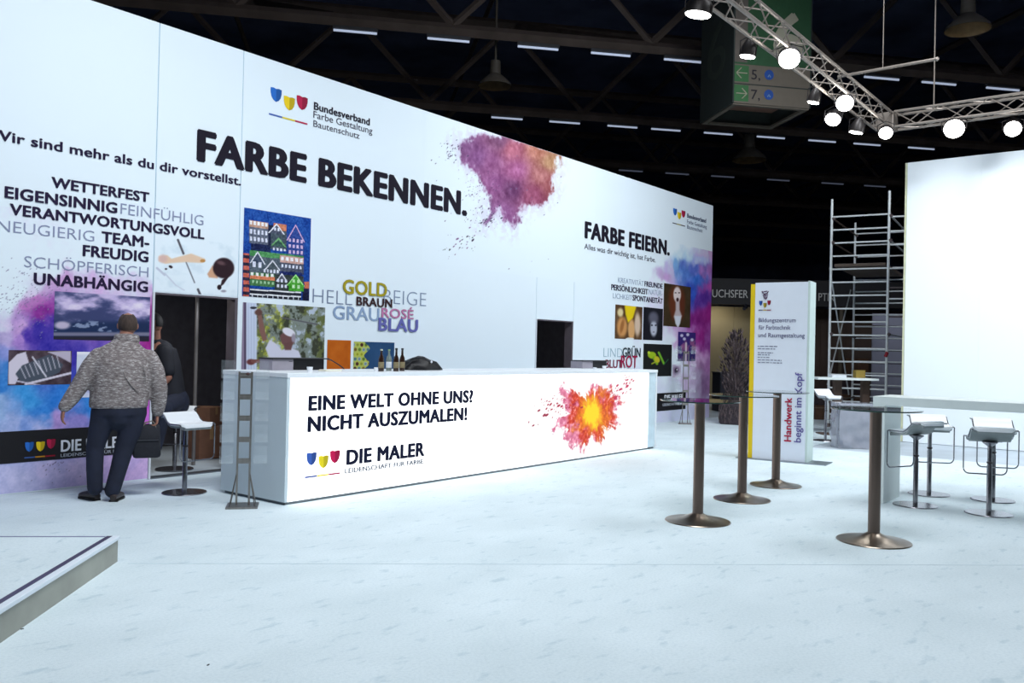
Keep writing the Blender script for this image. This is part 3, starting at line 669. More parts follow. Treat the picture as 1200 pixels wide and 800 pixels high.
# band lettering
for x, y, c in ((34, 520, BLUE), (47, 519.5, YEL), (59.5, 516.5, RED)): shield(P_WALL, x, y-2, 10, 11, c, wall, d=.009)
bars(P_WALL, 28, 535.5, 64, 532.5, 1.6, wall, d=.009, cols=((60, 90, 150), (190, 130, 40), (150, 30, 50)))
WHT = (226, 230, 240)
T('DIE MALER', (70.5, 517.5), (70.5, 530.5), (147, 521.5), WHT, .03, d=.009)
T('LEIDENSCHAFT FÜR FARBE.', (70.5, 532.5), (70.5, 536.2), (150, 528), (190, 196, 210), .0, d=.009)
T('DIE MALER', (778, 462.5), (778, 468.5), (800, 467.5), WHT, .03, d=.012)
T('LEIDENSCHAFT FÜR FARBE', (776, 472.5), (776, 475.5), (802, 474), (190, 196, 210), .0, d=.012)

# ------------------------------------------------------------------ illuminated counter
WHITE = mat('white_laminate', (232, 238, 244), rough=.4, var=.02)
cnt = empty('reception_counter', (CX0, CY0, 0), label='long white reception counter with a glowing printed front', cat='counter')
def cobj(name, x0, x1, y0, y1, z0, z1, m, bev=.002, **k):
    bm = B(); box(bm, x0-CX0, x1-CX0, y0-CY0, y1-CY0, z0, z1, bev=bev); return obj(name, bm, m, cnt, **k)
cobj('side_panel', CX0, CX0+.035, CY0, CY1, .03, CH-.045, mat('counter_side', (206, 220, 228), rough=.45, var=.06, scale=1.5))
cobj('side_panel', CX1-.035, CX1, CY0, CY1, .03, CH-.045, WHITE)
cobj('back_panel', CX0+.036, CX1-.036, CY1-.03, CY1, .03, CH-.045, WHITE)
cobj('worktop', CX0-.004, CX1+.004, CY0-.006, CY1+.004, CH-.044, CH, mat('worktop_white', (234, 240, 246), rough=.35, var=.02), bev=.004)
cobj('plinth', CX0+.03, CX1-.03, CY0+.03, CY1-.03, 0, .029, mat('plinth_grey', (110, 118, 124), rough=.6))
LIT = mat('backlit_panel', (255, 255, 255), rough=.4, var=0.0, emit=1.15)
cobj('light_panel', CX0+.036, CX1-.26, CY0+.006, CY0+.03, .03, CH-.046, LIT, bev=.001)
cobj('end_post', CX1-.255, CX1-.036, CY0+.012, CY0+.03, .03, CH-.046, mat('end_post_white', (206, 226, 238), rough=.5))
cu_ = [(692, 485)]
P_CNT = Plane((0, CY0+.006, 0), (1, 0, 0), (0, 0, 1), (0, -1, 0))
EXPL = [(657, 453), (668, 458), (678, 460), (688, 465), (693, 458), (688, 450), (697, 452), (704, 447), (712, 452), (716, 462), (722, 466), (726, 475), (722, 484), (724, 495), (716, 500), (708, 500), (706, 512), (706, 530), (701, 518), (694, 512),
        (688, 522), (682, 519), (680, 528), (676, 520), (668, 519), (662, 510), (660, 500), (652, 497), (655, 490), (662, 484), (668, 478), (664, 474), (660, 466)]
def paintE(X, Y, U, V):
    n1 = fbm(U*9+3, V*9); n2 = fbm(U*9+43, V*9+11); n3 = fbm(U*26, V*26+4)
    dx, dy = X-694, Y-484
    ang = np.arctan2(dy, dx); r = np.hypot(dx/1.0, dy/1.25)
    sp = fbm(ang*7+40, r*.06, 4); sp2 = fbm(ang*17+80, r*.12+5, 3)
    d = pdist(X+(n1-.5)*14, Y+(n2-.5)*14, EXPL)
    al = 1-sst(-2.5, 3.0, d+(n3-.5)*10+(sp-.5)*16+(sp2-.5)*8)
    col = np.ones(X.shape+(3,))*np.array((222, 128, 160.))
    col = mix(col, 1-sst(16, 36, r+(n1-.5)*50+(sp-.5)*20), (206, 60, 34)); col = mix(col, 1-sst(10, 26, r+(n2-.5)*40), (226, 116, 14)); col = col-(sst(.5, .8, sp2)*26)[..., None]*np.array([.4, 1, .8])
    col = col+((n3-.5)*90)[..., None]
    col = mix(col, sst(.55, .75, n3)*sst(12, 26, r)*.6, (240, 170, 190))
    col = mix(col, 1-sst(6, 14, np.hypot(dx, dy/1.7)+(n1-.5)*8+(n3-.5)*8), (250, 214, 30))
    img = np.ones(X.shape+(3,))*255.; img = mix(img, al, col); rd = random.Random(9)
    img = stamp(img, X, Y, 60, rd, lambda r: (r.gauss(652, 12), r.gauss(476, 9)), lambda r: (170, 30, 60), .4, 1.5)
    img = stamp(img, X, Y, 60, rd, lambda r: (lambda t: (716+24*t+r.gauss(0, 3), 472-30*t+r.gauss(0, 5)))(r.random()), lambda r: (190, 40, 80), .4, 1.4)
    img = stamp(img, X, Y, 8, rd, lambda r: (r.gauss(632, 5), r.gauss(486, 8)), lambda r: (150, 30, 60), .8, 2.0)
    img = stamp(img, X, Y, 10, rd, lambda r: (r.gauss(660, 18), r.gauss(508, 8)), lambda r: (130, 60, 120), .3, .8)
    return img
a = P_CNT.hit(620, 440); b = P_CNT.hit(746, 532)
picture('burst_print', P_CNT, a[0], b[0], max(.035, b[1]), min(CH-.05, a[1]), .0062, paintE, cnt, d=.002, emit=1.0, label='yellow and red powder burst print')
TC = lambda *a, **k: text(P_CNT, *a, parent=cnt, d=.002, **k)
DN = (12, 18, 48)
TC('EINE WELT OHNE UNS?', (362, 464), (361, 480.5), (554, 471), DN, .05)
TC('NICHT AUSZUMALEN!', (361, 488), (360, 505), (547, 492), DN, .05)
TC('DIE MALER', (405.5, 527), (405.5, 543.5), (497, 534), DN, .05)
TC('LEIDENSCHAFT FÜR FARBE.', (404, 548.5), (404, 554), (497, 543), (60, 76, 96), .004)
for x, y, c in ((365, 530.5, (64, 100, 186)), (379, 534, (246, 222, 40)), (392.5, 528, (206, 24, 84))): shield(P_CNT, x, y, 11.5, 14.5, c, cnt, d=.002)
bars(P_CNT, 357, 558, 398, 553.5, 1.8, cnt, d=.002, cols=((60, 86, 160), (240, 220, 60), (176, 30, 80)))

# ------------------------------------------------------------------ things on the counter
GL = mat('dark_bottle_glass', (48, 30, 22), rough=.08, var=.1, coat=.5)
GL2 = mat('clear_bottle_glass', (150, 165, 160), rough=.06, var=.1, coat=.5, trans=.5)
CAPD = mat('bottle_cap_dark', (26, 34, 40), rough=.4); CAPL = mat('bottle_cap_light', (196, 206, 190), rough=.4); LAB = mat('bottle_label', (140, 128, 96), rough=.6, var=.3, scale=30)
def bottle(x, y, glass, capm, label, h=.235):
    t = empty('bottle', (x, y, CH), label=label, cat='bottle', group='bottles on the counter')
    bm = B(); lathe(bm, [(0, 0), (.030, 0), (.031, .01), (.031, .125), (.026, .15), (.013, .178), (.0115, h-.02), (.0125, h-.018), (.0125, h-.012), (0, h-.012)], 20); obj('glass_body', bm, glass, t, smooth=True)
    bm = B(); lathe(bm, [(0, h-.0119), (.0145, h-.0119), (.0145, h), (.011, h+.004), (0, h+.004)], 16); obj('cap', bm, capm, t, smooth=True)
    bm = B(); lathe(bm, [(.0316, .035), (.0322, .036), (.0322, .1), (.0316, .101)], 20); obj('paper_label', bm, LAB if glass is GL else mat('label_white', (222, 228, 236), rough=.6), t, smooth=True)
def ctop(px, y):    # point on the counter top at depth y under photo column px
    r = ray(px, 436); k = y/r.y; return r.x*k
bottle(ctop(446.5, 6.86), 6.86, GL, CAPL, 'brown bottle with a pale neck, leftmost of four')
bottle(ctop(455.5, 6.98), 6.98, GL2, mat('cap_green', (120, 160, 120), rough=.4), 'clear bottle with a white label and green neck')
bottle(ctop(464, 6.84), 6.84, GL, CAPD, 'brown bottle with black cap, touching the clear bottle', h=.25)
bottle(ctop(471, 6.92), 6.92, GL, CAPD, 'brown bottle with black cap, nearest the black bag', h=.25)
CUP = mat('cup_white', (236, 240, 246), rough=.35, var=.02)
def cup(px, y, label, h=.05, r=.03):
    bm = B(); lathe(bm, [(0, 0), (r*.8, 0), (r, h), (r*.92, h), (r*.74, .004), (0, .004)], 20)
    o = obj('paper_cup', bm, CUP, None, smooth=True); o.location = (ctop(px, y), y, CH); tag(o, label, 'cup', 'white cups on the counter')
cup(363, 6.85, 'small white cup standing alone near the counter left end')
cup(440.5, 6.80, 'small white cup left of the brown bottles', .045, .022)
cup(708, 7.05, 'white cup in front of the grey coffee machine', .05, .032)
cup(697, 7.05, 'low white cup left of the taller cup', .025, .03)
bm = B(); box(bm, -.11, .11, -.06, .06, 0, .012, bev=.003); box(bm, -.10, .10, -.055, .055, .012, .02, bev=.003)
o = obj('leaflet_stack', bm, mat('paper_cream', (236, 234, 220), rough=.8), None); o.location = (ctop(387, 6.95), 6.95, CH); tag(o, 'short stack of cream leaflets below the orange square', 'leaflets')
# black bag: crumpled dome
bm = B(); q = bmesh.ops.create_uvsphere(bm, u_segments=40, v_segments=20, radius=1)
for v in bm.verts:
    n = v.co.normalized(); k = 1+.10*(mnoise.noise(n*2.3)+.5*mnoise.noise(n*5))
    sx = .34 if n.x > 0 else .30
    v.co = Vector((n.x*sx*k, n.y*.16*k, max(0, n.z)*(.16-.06*max(0, n.x))*k))
bag1 = empty('shoulder_bag', (ctop(493, 7.2), 7.2, CH), label='slouched black bag lying beside the bottles', cat='bag')
obj('bag_body', bm, mat('black_nylon', (16, 16, 22), rough=.45, var=.3, scale=14, bump=.3), bag1, smooth=True)
bm = B(); tube(bm, [(-.3, -.02, .02), (-.2, -.06, .11), (0, -.07, .13), (.15, -.06, .09), (.3, -.03, .02)], .009, 8); obj('strap', bm, mat('black_nylon', (16, 16, 22)), bag1, smooth=True)
bm = B(); ball(bm, (.02, -.155, .1), .016, (1, .5, 1)); obj('buckle', bm, mat('white_button', (226, 230, 240), rough=.4), bag1, smooth=True)
# two low appliances with a black lid
def machine(px0, px1, y, h, label, slope):
    x0, x1 = ctop(px0, y), ctop(px1, y); t = empty('coffee_machine', (x0, y, CH), label=label, cat='coffee machine', group='black topped machines on the counter'); W = x1-x0
    bm = B(); box(bm, .01, W*.38, 0, .22, 0, h-.012, bev=.004); obj('grey_housing', bm, mat('machine_grey', (150, 146, 158), rough=.4, var=.1), t)
    bm = B(); box(bm, W*.38+.001, W, .05, .22, 0, h-.012, bev=.004); obj('black_housing', bm, mat('machine_black', (22, 20, 26), rough=.35, var=.2), t)
    bm = B(); box(bm, 0, W*1.02, -.02, .23, h-.012, h, bev=.004)
    if slope:
        tube(bm, [(W*1.0, .02, h-.006), (W*1.1, .02, h-.02), (W*1.25, .02, h-.07), (W*1.36, .02, .012)], .007, 8)
    obj('lid', bm, mat('machine_black', (22, 20, 26)), t)
    bm = B(); box(bm, W*.30, W*.36, -.004, 0, h*.7, h*.74, bev=.001); obj('button', bm, mat('display_dark', (70, 70, 84), rough=.2), t)
machine(318, 383, 7.34, .128, 'black lidded machine in front of the painter photo', True)
machine(682, 714, 7.36, .125, 'black topped machine near the far end of the counter', False)

# ------------------------------------------------------------------ brochure stands
STEEL = mat('brushed_steel', (150, 146, 142), rough=.35, metal=.9, var=.2, scale=40, stretch=(1, 1, .05))
ACR = mat('clear_acrylic', (225, 236, 242), rough=.08, var=.1, alpha=.07, coat=1.0, scale=5)
def brochure_stand(loc, rz, label, h=1.24, n=5, papers=True):
    t = empty('brochure_stand', loc, rz, label=label, cat='brochure stand', group='brochure stands')
    bm = B(); box(bm, -.14, .14, -.13, .13, 0, .018, bev=.003); obj('base_plate', bm, STEEL, t)
    for s in (-1, 1):
        bm = B(); box(bm, s*.055-.009, s*.055+.009, -.009, .009, .018, h, bev=.002); obj('upright', bm, STEEL, t)
        for q in (-1, 1):
            bm = B(); tube(bm, [(s*.11, q*.09, .019), (s*.056, 0, .32)], .005, 6); obj('brace', bm, STEEL, t)
    for k in range(n):
        z = .40+k*(h-.46)/(n-1)
        bm = B(); box(bm, -.052, .052, -.035, .02, z, z+.03, bev=.003); box(bm, -.05, .05, -.036, -.032, z+.03, z+.05); obj('bracket', bm, STEEL, t)
        for s in (-1, 1):
            bm = B(); Mx = Matrix.Translation((s*.15, -.02, z+.03)) @ Matrix.Rotation(.32, 4, 'X')
            box(bm, -.06, .06, -.003, .003, -.02, .14, M=Mx); box(bm, -.06, .06, -.035, -.003, -.02, -.015, M=Mx); box(bm, -.06, .06, -.038, -.034, -.02, .06, M=Mx)
            obj('brochure_pocket', bm, ACR, t)
    bm = B(); ball(bm, (.02, -.03, h-.02), .02, (1, .6, .7)); obj('lock', bm, mat('lock_dark', (74, 40, 40), rough=.4), t, smooth=True)
    return t
p = (G(262, 592)+G(307, 592)+G(275, 600)+G(290, 585))/4
brochure_stand((4.67, 6.83, 0), math.radians(-38), 'steel brochure stand with clear pockets at the counter corner')
brochure_stand((16.6, 8.45, 0), math.radians(-62), 'clear brochure stand beside the dried plant', h=1.55)

# ------------------------------------------------------------------ bistro tables
TM = mat('bistro_pole_metal', (112, 98, 90), rough=.38, metal=.85, var=.12, scale=30, stretch=(1, 1, .05))
TB = mat('bistro_base_metal', (150, 138, 126), rough=.28, metal=.95, var=.12, scale=6)
GTOP = mat('table_glass', (225, 240, 235), rough=.02, var=.02, trans=1.0, ior=1.3)
GEDGE = mat('glass_edge', (36, 64, 58), rough=.1, var=.1, coat=.4)
def bistro(loc, label):
    t = empty('bistro_table', loc, 0, label=label, cat='table', group='round glass topped bar tables')
    bm = B(); lathe(bm, [(0, 0), (.285, 0), (.29, .004), (.285, .01), (.20, .022), (.12, .042), (.062, .066), (.05, .075), (0, .075)], 48); obj('base', bm, TB, t, smooth=True)
    bm = B(); lathe(bm, [(0, .075), (.047, .075), (.047, 1.062), (0, 1.062)], 32); obj('pole', bm, TM, t, smooth=True)
    bm = B(); lathe(bm, [(0, 1.0625), (.07, 1.0625), (.07, 1.072), (0, 1.072)], 32); obj('hub', bm, TM, t, smooth=True)
    bm = B(); lathe(bm, [(0, 1.0725), (.345, 1.0725), (.345, 1.0825), (0, 1.0825)], 64); obj('glass_top', bm, GTOP, t)
    bm = B(); lathe(bm, [(.3455, 1.0722), (.3505, 1.0722), (.352, 1.0775), (.3505, 1.0828), (.3455, 1.0828)], 64); obj('glass_rim', bm, GEDGE, t, smooth=True)
    return t
t1 = bistro((7.087, 3.462, 0), 'round glass bar table, left of the two in front of the pylon')
for (x, y), lb in (((8.474, 3.648), 'round glass bar table standing between its two left neighbours'), ((9.682, 3.761), 'round glass bar table standing closest to the white pylon'), ((7.36, 2.03), 'round glass bar table, nearest one, before the white bench table')):
    c = copy_tree(t1); c.location = (x, y, 0); c['label'] = lb
t1['label'] = 'leftmost round glass bar table, farthest from the white pylon'

# ------------------------------------------------------------------ bar stools
CHR = mat('satin_chrome', (150, 150, 156), rough=.25, metal=.95, var=.1, scale=20)
SEATM = mat('white_seat', (238, 242, 247), rough=.35, var=.02)
def rounded_loop(w, z0, z1, r, y, n=5):
    pts = []
    pts.append((-w, y, z1))
    for k in range(n+1):
        a = math.pi+k/n*math.pi/2; pts.append((-w+r+r*math.cos(a), y, z0+r+r*math.sin(a)))
    for k in range(n+1):
        a = 1.5*math.pi+k/n*math.pi/2; pts.append((w-r+r*math.cos(a), y, z0+r+r*math.sin(a)))
    pts.append((w, y, z1)); return pts
def stool(loc, rz, label, sh=.70):
    """faces local -y; low front of the seat, rolled raised back"""
    t = empty('bar_stool', loc, rz, label=label, cat='stool', group='white bar stools with chrome loops')
    bm = B(); lathe(bm, [(0, 0), (.212, 0), (.215, .004), (.21, .010), (.03, .014), (0, .014)], 48); obj('base', bm, CHR, t, smooth=True)
    bm = B(); lathe(bm, [(0, .014), (.024, .014), (.024, sh-.26), (.020, sh-.255), (.020, sh-.05), (0, sh-.05)], 24); obj('pole', bm, CHR, t, smooth=True)
    bm = B(); lathe(bm, [(0, sh-.24), (.027, sh-.24), (.027, sh-.225), (0, sh-.225)], 24)
    obj('collar', bm, mat('collar_dark', (70, 66, 70), rough=.4, metal=.6), t)
    bm = B(); lathe(bm, [(0, sh-.07), (.02, sh-.085), (.07, sh-.05), (.07, sh-.042), (0, sh-.042)], 20); obj('bracket', bm, CHR, t, smooth=True)
    # seat profile along y
    prof = [(-.205, -.018), (-.195, -.003), (-.17, .004), (-.08, .0), (-.01, .002), (.035, .022), (.07, .062), (.10, .088), (.14, .098), (.185, .094), (.205, .082)]
    bm = B(); top = []; bot = []; W = .185; nxs = 8
    for i, (y, z) in enumerate(prof):
        e = .0 if 1 < i < len(prof)-2 else (.02 if i in (1, len(prof)-2) else .045)
        ww = W-e; top.append([bm.verts.new((-ww+2*ww*k/nxs, y, sh+z)) for k in range(nxs+1)]); bot.append([bm.verts.new((-ww+2*ww*k/nxs, y, sh+z-.022)) for k in range(nxs+1)])
    n = len(prof)
    for i in range(n-1):
        for k in range(nxs):
            bm.faces.new((top[i][k], top[i][k+1], top[i+1][k+1], top[i+1][k])); bm.faces.new((bot[i][k], bot[i+1][k], bot[i+1][k+1], bot[i][k+1]))
        for k in (0, nxs): bm.faces.new((top[i][k], top[i+1][k], bot[i+1][k], bot[i][k]))
    for i in (0, n-1):
        for k in range(nxs): bm.faces.new((top[i][k], top[i][k+1], bot[i][k+1], bot[i][k]))
    obj('seat', bm, SEATM, t, smooth=True)
    bm = B(); top = []; bot = []; W = .180
    for i, (y, z) in enumerate(prof):
        ww = W-(.0 if 1 < i < n-2 else .03); top.append([bm.verts.new((-ww+2*ww*k/4, y*.97, sh+z-.0225)) for k in range(5)]); bot.append([bm.verts.new((-ww+2*ww*k/4, y*.95, sh+z-.042)) for k in range(5)])
    for i in range(n-1):
        for k in range(4):
            bm.faces.new((top[i][k], top[i][k+1], top[i+1][k+1], top[i+1][k])); bm.faces.new((bot[i][k], bot[i+1][k], bot[i+1][k+1], bot[i][k+1]))
        for k in (0, 4): bm.faces.new((top[i][k], top[i+1][k], bot[i+1][k], bot[i][k]))
    for i in (0, n-1):
        for k in range(4): bm.faces.new((top[i][k], top[i][k+1], bot[i][k+1], bot[i][k]))
    obj('seat_shell', bm, mat('shell_grey', (150, 158, 160), rough=.45, metal=.2), t, smooth=True, label='grey shell under the seat')
    bm = B(); pts = rounded_loop(.195, sh-.36, sh-.012, .05, -.19); tube(bm, pts, .0065, 8)
    for s in (-1, 1):
        tube(bm, [(s*.195, -.19, sh-.012), (s*.196, -.17, sh-.006), (s*.194, 0, sh-.006), (s*.192, .05, sh+.03), (s*.192, .1, sh+.075), (s*.192, .2, sh+.078)], .0065, 8)
    obj('footrest_loop', bm, CHR, t, smooth=True)
    return t
def facing(v): return math.atan2(v[1], v[0])+math.pi/2
s0 = stool((4.70, 7.86, 0), facing((.08, -1)), 'white bar stool standing before the dark doorway')
def st(loc, v, lb, sc=1.0):
    c = copy_tree(s0); c.location = (*loc, 0); c.rotation_euler = (0, 0, facing(v)); c['label'] = lb; c.scale = (1, 1, sc); return c
st((9.46, 2.21), (.435, .893), 'front stool of the left pair under the bench table, grey seat edge', 1.09)
st((10.35, 2.28), (-.89, -.45), 'rear stool of the left pair behind the bench table', 1.1)
st((9.49, 1.55), (.93, .36), 'front stool of the right pair under the bench table', 1.07)
st((10.44, 1.67), (-.93, -.355), 'rear stool of the right pair behind the bench table', 1.1)
dst = DP(968, 470, 15.3)
st((dst.x, dst.y), (-.5, -1), 'distant white stool just right of the pylon', 1.15)

# ------------------------------------------------------------------ bench table at right
TW = mat('table_white', (226, 236, 236), rough=.45, var=.03)
bt = empty('bench_table', (9.31, 2.60, 0), label='long white bar table with panel legs at the right edge', cat='table')
bm = B(); box(bm, 0, .62, -5.2, 0, 1.01, 1.10, bev=.004); obj('tabletop', bm, TW, bt)
bm = B(); box(bm, 0, .62, -.12, -.001, 0, 1.0095, bev=.003); obj('leg', bm, TW, bt)
bm = B(); box(bm, 0, .62, -5.19, -5.07, 0, 1.0095, bev=.003); obj('leg', bm, TW, bt)

# ------------------------------------------------------------------ pylon sign
pa = Vector((11.88, 5.04, 0)); pb = Vector((11.97, 4.22, 0)); ux = (pb-pa).normalized(); nrm = Vector((-ux.y, ux.x, 0)); 
if nrm.dot(-pa) < 0: nrm = -nrm
PH = 2.54; PW = (pb-pa).length
ang = math.atan2(ux.y, ux.x)
py = empty('pylon_sign', tuple(pa), ang, label='tall white pylon sign with a yellow stripe on its left edge', cat='sign')
# local x to the right along the front, local +y = away from viewer or toward? 
sgn = 1 if Vector((-math.sin(ang), math.cos(ang), 0)).dot(nrm) < 0 else -1    # depth direction
def yb(a_, b_): return (min(sgn*a_, sgn*b_), max(sgn*a_, sgn*b_))
PM = mat('pylon_white', (222, 230, 242), rough=.5, var=.02)
y0_, y1_ = yb(0, .30); bm = B(); box(bm, .065, PW-.02, y0_, y1_, .012, PH, bev=.003); obj('pylon_body', bm, PM, py)
bm = B(); box(bm, 0, .0645, *yb(.0, .30), .012, PH-.02, bev=.003); obj('yellow_stripe', bm, mat('pylon_yellow', (222, 192, 0), rough=.5, var=.04), py, label='yellow edge panel')
bm = B(); box(bm, PW-.0195, PW+.012, *yb(.004, .34), .012, PH+.012, bev=.003); obj('side_profile', bm, mat('pylon_side', (200, 218, 214), rough=.45, var=.03), py, label='pale green side profile')
bm = B(); box(bm, -.16, PW+.28, *yb(-.07, .36), 0, .0115, bev=.003); obj('base_plate', bm, mat('plate_grey', (140, 152, 160), rough=.4, metal=.6), py)
P_PY = Plane(tuple(pa), tuple(ux), (0, 0, 1), tuple(nrm))
TP = lambda *a, **k: text(P_PY, *a, parent=py, d=.003, **k)
PN = (74, 72, 116)
TP('Bildungszentrum', (889, 373), (889, 377.8), (932.5, 377), PN, .0)
TP('für Farbtechnik', (889, 381.5), (889, 386.5), (926.5, 385.5), PN, .0)
TP('und Raumgestaltung', (888.5, 390), (888.5, 395), (943, 395.5), PN, .0)
for (y, x1, s) in ((405.5, 911, 'Haus der Farbe'), (408, 908, 'Handwerk'), (412.5, 905.5, 'Ringstraße 1'), (415, 902, 'Stadt'), (418, 902, 'Tel. 1'), (421, 916, 'info Farbe'), (424, 916, 'Farbe Haus')):
    pass
for (y, x1) in ((405, 911), (408, 908.5), (412.5, 906), (415, 902), (418, 902), (421, 916), (424, 916.5)):
    # rows of very small print, legible only as short marks
    u0_, v_ = P_PY.hit(888, y); u1_, _ = P_PY.hit(x1, y); rd = random.Random(int(y)); x = u0_; bm = B()
    while x < u1_:
        wd = rd.uniform(.02, .06); q = [P_PY.at(x, v_, .003), P_PY.at(min(x+wd, u1_), v_, .003), P_PY.at(min(x+wd, u1_), v_-.012, .003), P_PY.at(x, v_-.012, .003)]; q2 = [p_+nrm*.0015 for p_ in q]
        va = [bm.verts.new(p_) for p_ in q]; vb = [bm.verts.new(p_) for p_ in q2]; bm.faces.new(va); bm.faces.new(vb)
        for i in range(4): bm.faces.new((va[i], va[(i+1) % 4], vb[(i+1) % 4], vb[i]))
        x += wd+.012
    keep(obj('small_print', bm, mat('small_print', (120, 124, 150), rough=.7), None), py)
for x, y, c in ((891.7, 352.5, (50, 90, 170)), (896.6, 355, (170, 150, 50)), (901.4, 352, (150, 20, 60))): shield(P_PY, x, y, 4, 5.6, c, py)
bars(P_PY, 889, 362.5, 903.5, 363, 1.0, py, cols=((90, 90, 110), (190, 160, 60), (140, 40, 60)))
# small crest: crown spikes over a shield
for (xa, ya, xb_, yb_) in ((893, 341, 894.5, 344), (900.5, 341, 899, 344), (894.5, 342, 899, 341), (895, 344.5, 899.5, 343.5), (894, 346, 900, 345.5), (895, 347, 896, 350), (899.2, 347, 898, 350), (896.6, 345, 897.4, 351)):
    u0_, v0_ = P_PY.hit(xa, ya); u1_, v1_ = P_PY.hit(xb_, yb_); a_ = P_PY.at(u0_, v0_, .003); b_ = P_PY.at(u1_, v1_, .003)
    bm = B(); tube(bm, [a_, b_], .007, 6); keep(obj('crest_stroke', bm, mat('crest_ink', (80, 44, 84), rough=.7), None), py)
# vertical slogan: reads upwards
def vtext(body, x, y0p, y1p, wpx_, col, wgt):
    ua_, va_ = P_PY.hit(x, y0p); _, vb_ = P_PY.hit(x, y1p); ub_, _ = P_PY.hit(x-wpx_, y0p)
    text(P_PY, body, None, None, None, col, wgt, py, .003, u=(va_, vb_, ua_, ua_-ub_), vertical=True)
vtext('Handwerk', 927, 517.5, 466, 8.0, (170, 30, 66), .022)
vtext('beginnt im Kopf', 938.5, 518.5, 436.5, 8.0, (98, 90, 156), .012)

# ------------------------------------------------------------------ people
SKIN = mat('skin', (160, 112, 94), rough=.5, var=.1, scale=20); SKD = mat('skin_dark', (150, 104, 88), rough=.5, var=.1, scale=20)
def body_obj(name, bm, m, parent, vox, sm=6, **k):
    o = obj(name, bm, m, parent, smooth=True, **k)
    r = o.modifiers.new('remesh', 'REMESH'); r.mode = 'VOXEL'; r.voxel_size = vox; r.use_smooth_shade = True
    s = o.modifiers.new('smooth', 'SMOOTH'); s.factor = .5; s.iterations = sm
    return o
def limb(bm, pts, rs, seg=16, ref=(0, 1, 0)):
    tube(bm, pts, rs, seg, ref=ref); ball(bm, pts[0], 1, ((rs[0] if not isinstance(rs[0], tuple) else min(rs[0])),)*3); ball(bm, pts[-1], 1, ((rs[-1] if not isinstance(rs[-1], tuple) else min(rs[-1])),)*3)
def hand(bm, wrist, d, side, palm_n, curl=.5, L=.095):
    """d: direction of fingers, side: direction towards thumb, palm_n: palm normal"""
    d, side, palm_n = Vector(d).normalized(), Vector(side).normalized(), Vector(palm_n).normalized(); w0 = Vector(wrist)
    tube(bm, [w0-d*.02, w0+d*.03, w0+d*.075], [(.026, .018), (.038, .016), (.042, .014)], 12, ref=tuple(palm_n))
    for k, (off, ln) in enumerate(((.032, .072), (.011, .082), (-.011, .077), (-.031, .060))):
        p0 = w0+d*.072+side*off; a1 = curl*.6; a2 = curl*1.3; a3 = curl*1.9
        e1 = d*math.cos(a1)+palm_n*math.sin(a1); e2_ = d*math.cos(a2)+palm_n*math.sin(a2); e3 = d*math.cos(a3)+palm_n*math.sin(a3)
        p1 = p0+e1*ln*.45; p2 = p1+e2_*ln*.32; p3 = p2+e3*ln*.25
        tube(bm, [p0-d*.015, p0, p1, p2, p3], [.009, .0095, .009, .008, .0065], 8)
    p0 = w0+d*.022+side*.03; e = (d*.7+side*.6+palm_n*.35).normalized()
    tube(bm, [w0+d*.01+side*.012, p0, p0+e*.04, p0+e*.04+(d*.8+palm_n*.5).normalized()*.03], [.013, .0125, .0105, .008], 8)

# man seen from behind, walking to the wall
ryd = ray(125, 585); fwd = Vector((ryd.x, ryd.y, 0)).normalized(); rgt = Vector((fwd.y, -fwd.x, 0))
root = G(130, 586); man = empty('person', (root.x, root.y, 0), math.atan2(rgt.y, rgt.x), label='balding man seen from behind in a grey knitted jacket and dark jeans', cat='person')
# local x right, y away from the viewer, z up
bm = B()
ball(bm, (.105, .04, 1.655), 1, (.082, .098, .112)); ball(bm, (.105, .085, 1.60), 1, (.06, .06, .07))      # skull, jaw
ball(bm, (.108, .142, 1.625), .018, (1, 1.2, 1.3)); ball(bm, (.106, .128, 1.585), .02, (1.5, .6, .6))     # nose, lips (turned away)
for s in (-1, 1): ball(bm, (.106+s*.032, .122, 1.655), .014, (1.2, .7, .8))
for s in (-1, 1): ball(bm, (.105+s*.084, .045, 1.638), .03, (.4, .7, 1.1))                                   # ears
limb(bm, [(.08, .0, 1.42), (.095, .02, 1.57)], [.07, .062])
limb(bm, [(.055, 0, .9), (.06, 0, 1.15), (.06, 0, 1.38)], [(.20, .12), (.20, .12), (.18, .09)])
limb(bm, [(-.14, 0, 1.36), (-.29, .0, 1.08), (-.41, -.02, .865)], [.05, .045, .028]); limb(bm, [(.31, 0, 1.34), (.39, .0, 1.06), (.385, .03, .80)], [.05, .045, .028])
limb(bm, [(-.06, 0, .88), (-.13, 0, .50), (-.13, -.02, .12)], [.085, .055, .04]); limb(bm, [(.17, 0, .88), (.11, 0, .5), (.02, -.05, .12)], [.085, .055, .04])
hand(bm, (-.415, -.02, .85), (-.15, .05, -1), (-.2, .9, .1), (.9, .2, 0), .55)
hand(bm, (.385, .03, .79), (-.05, 0, -1), (-.1, .95, 0), (-.95, 0, 0), 1.15)
obj_body = body_obj('body', bm, SKIN, man, .0075, 2)
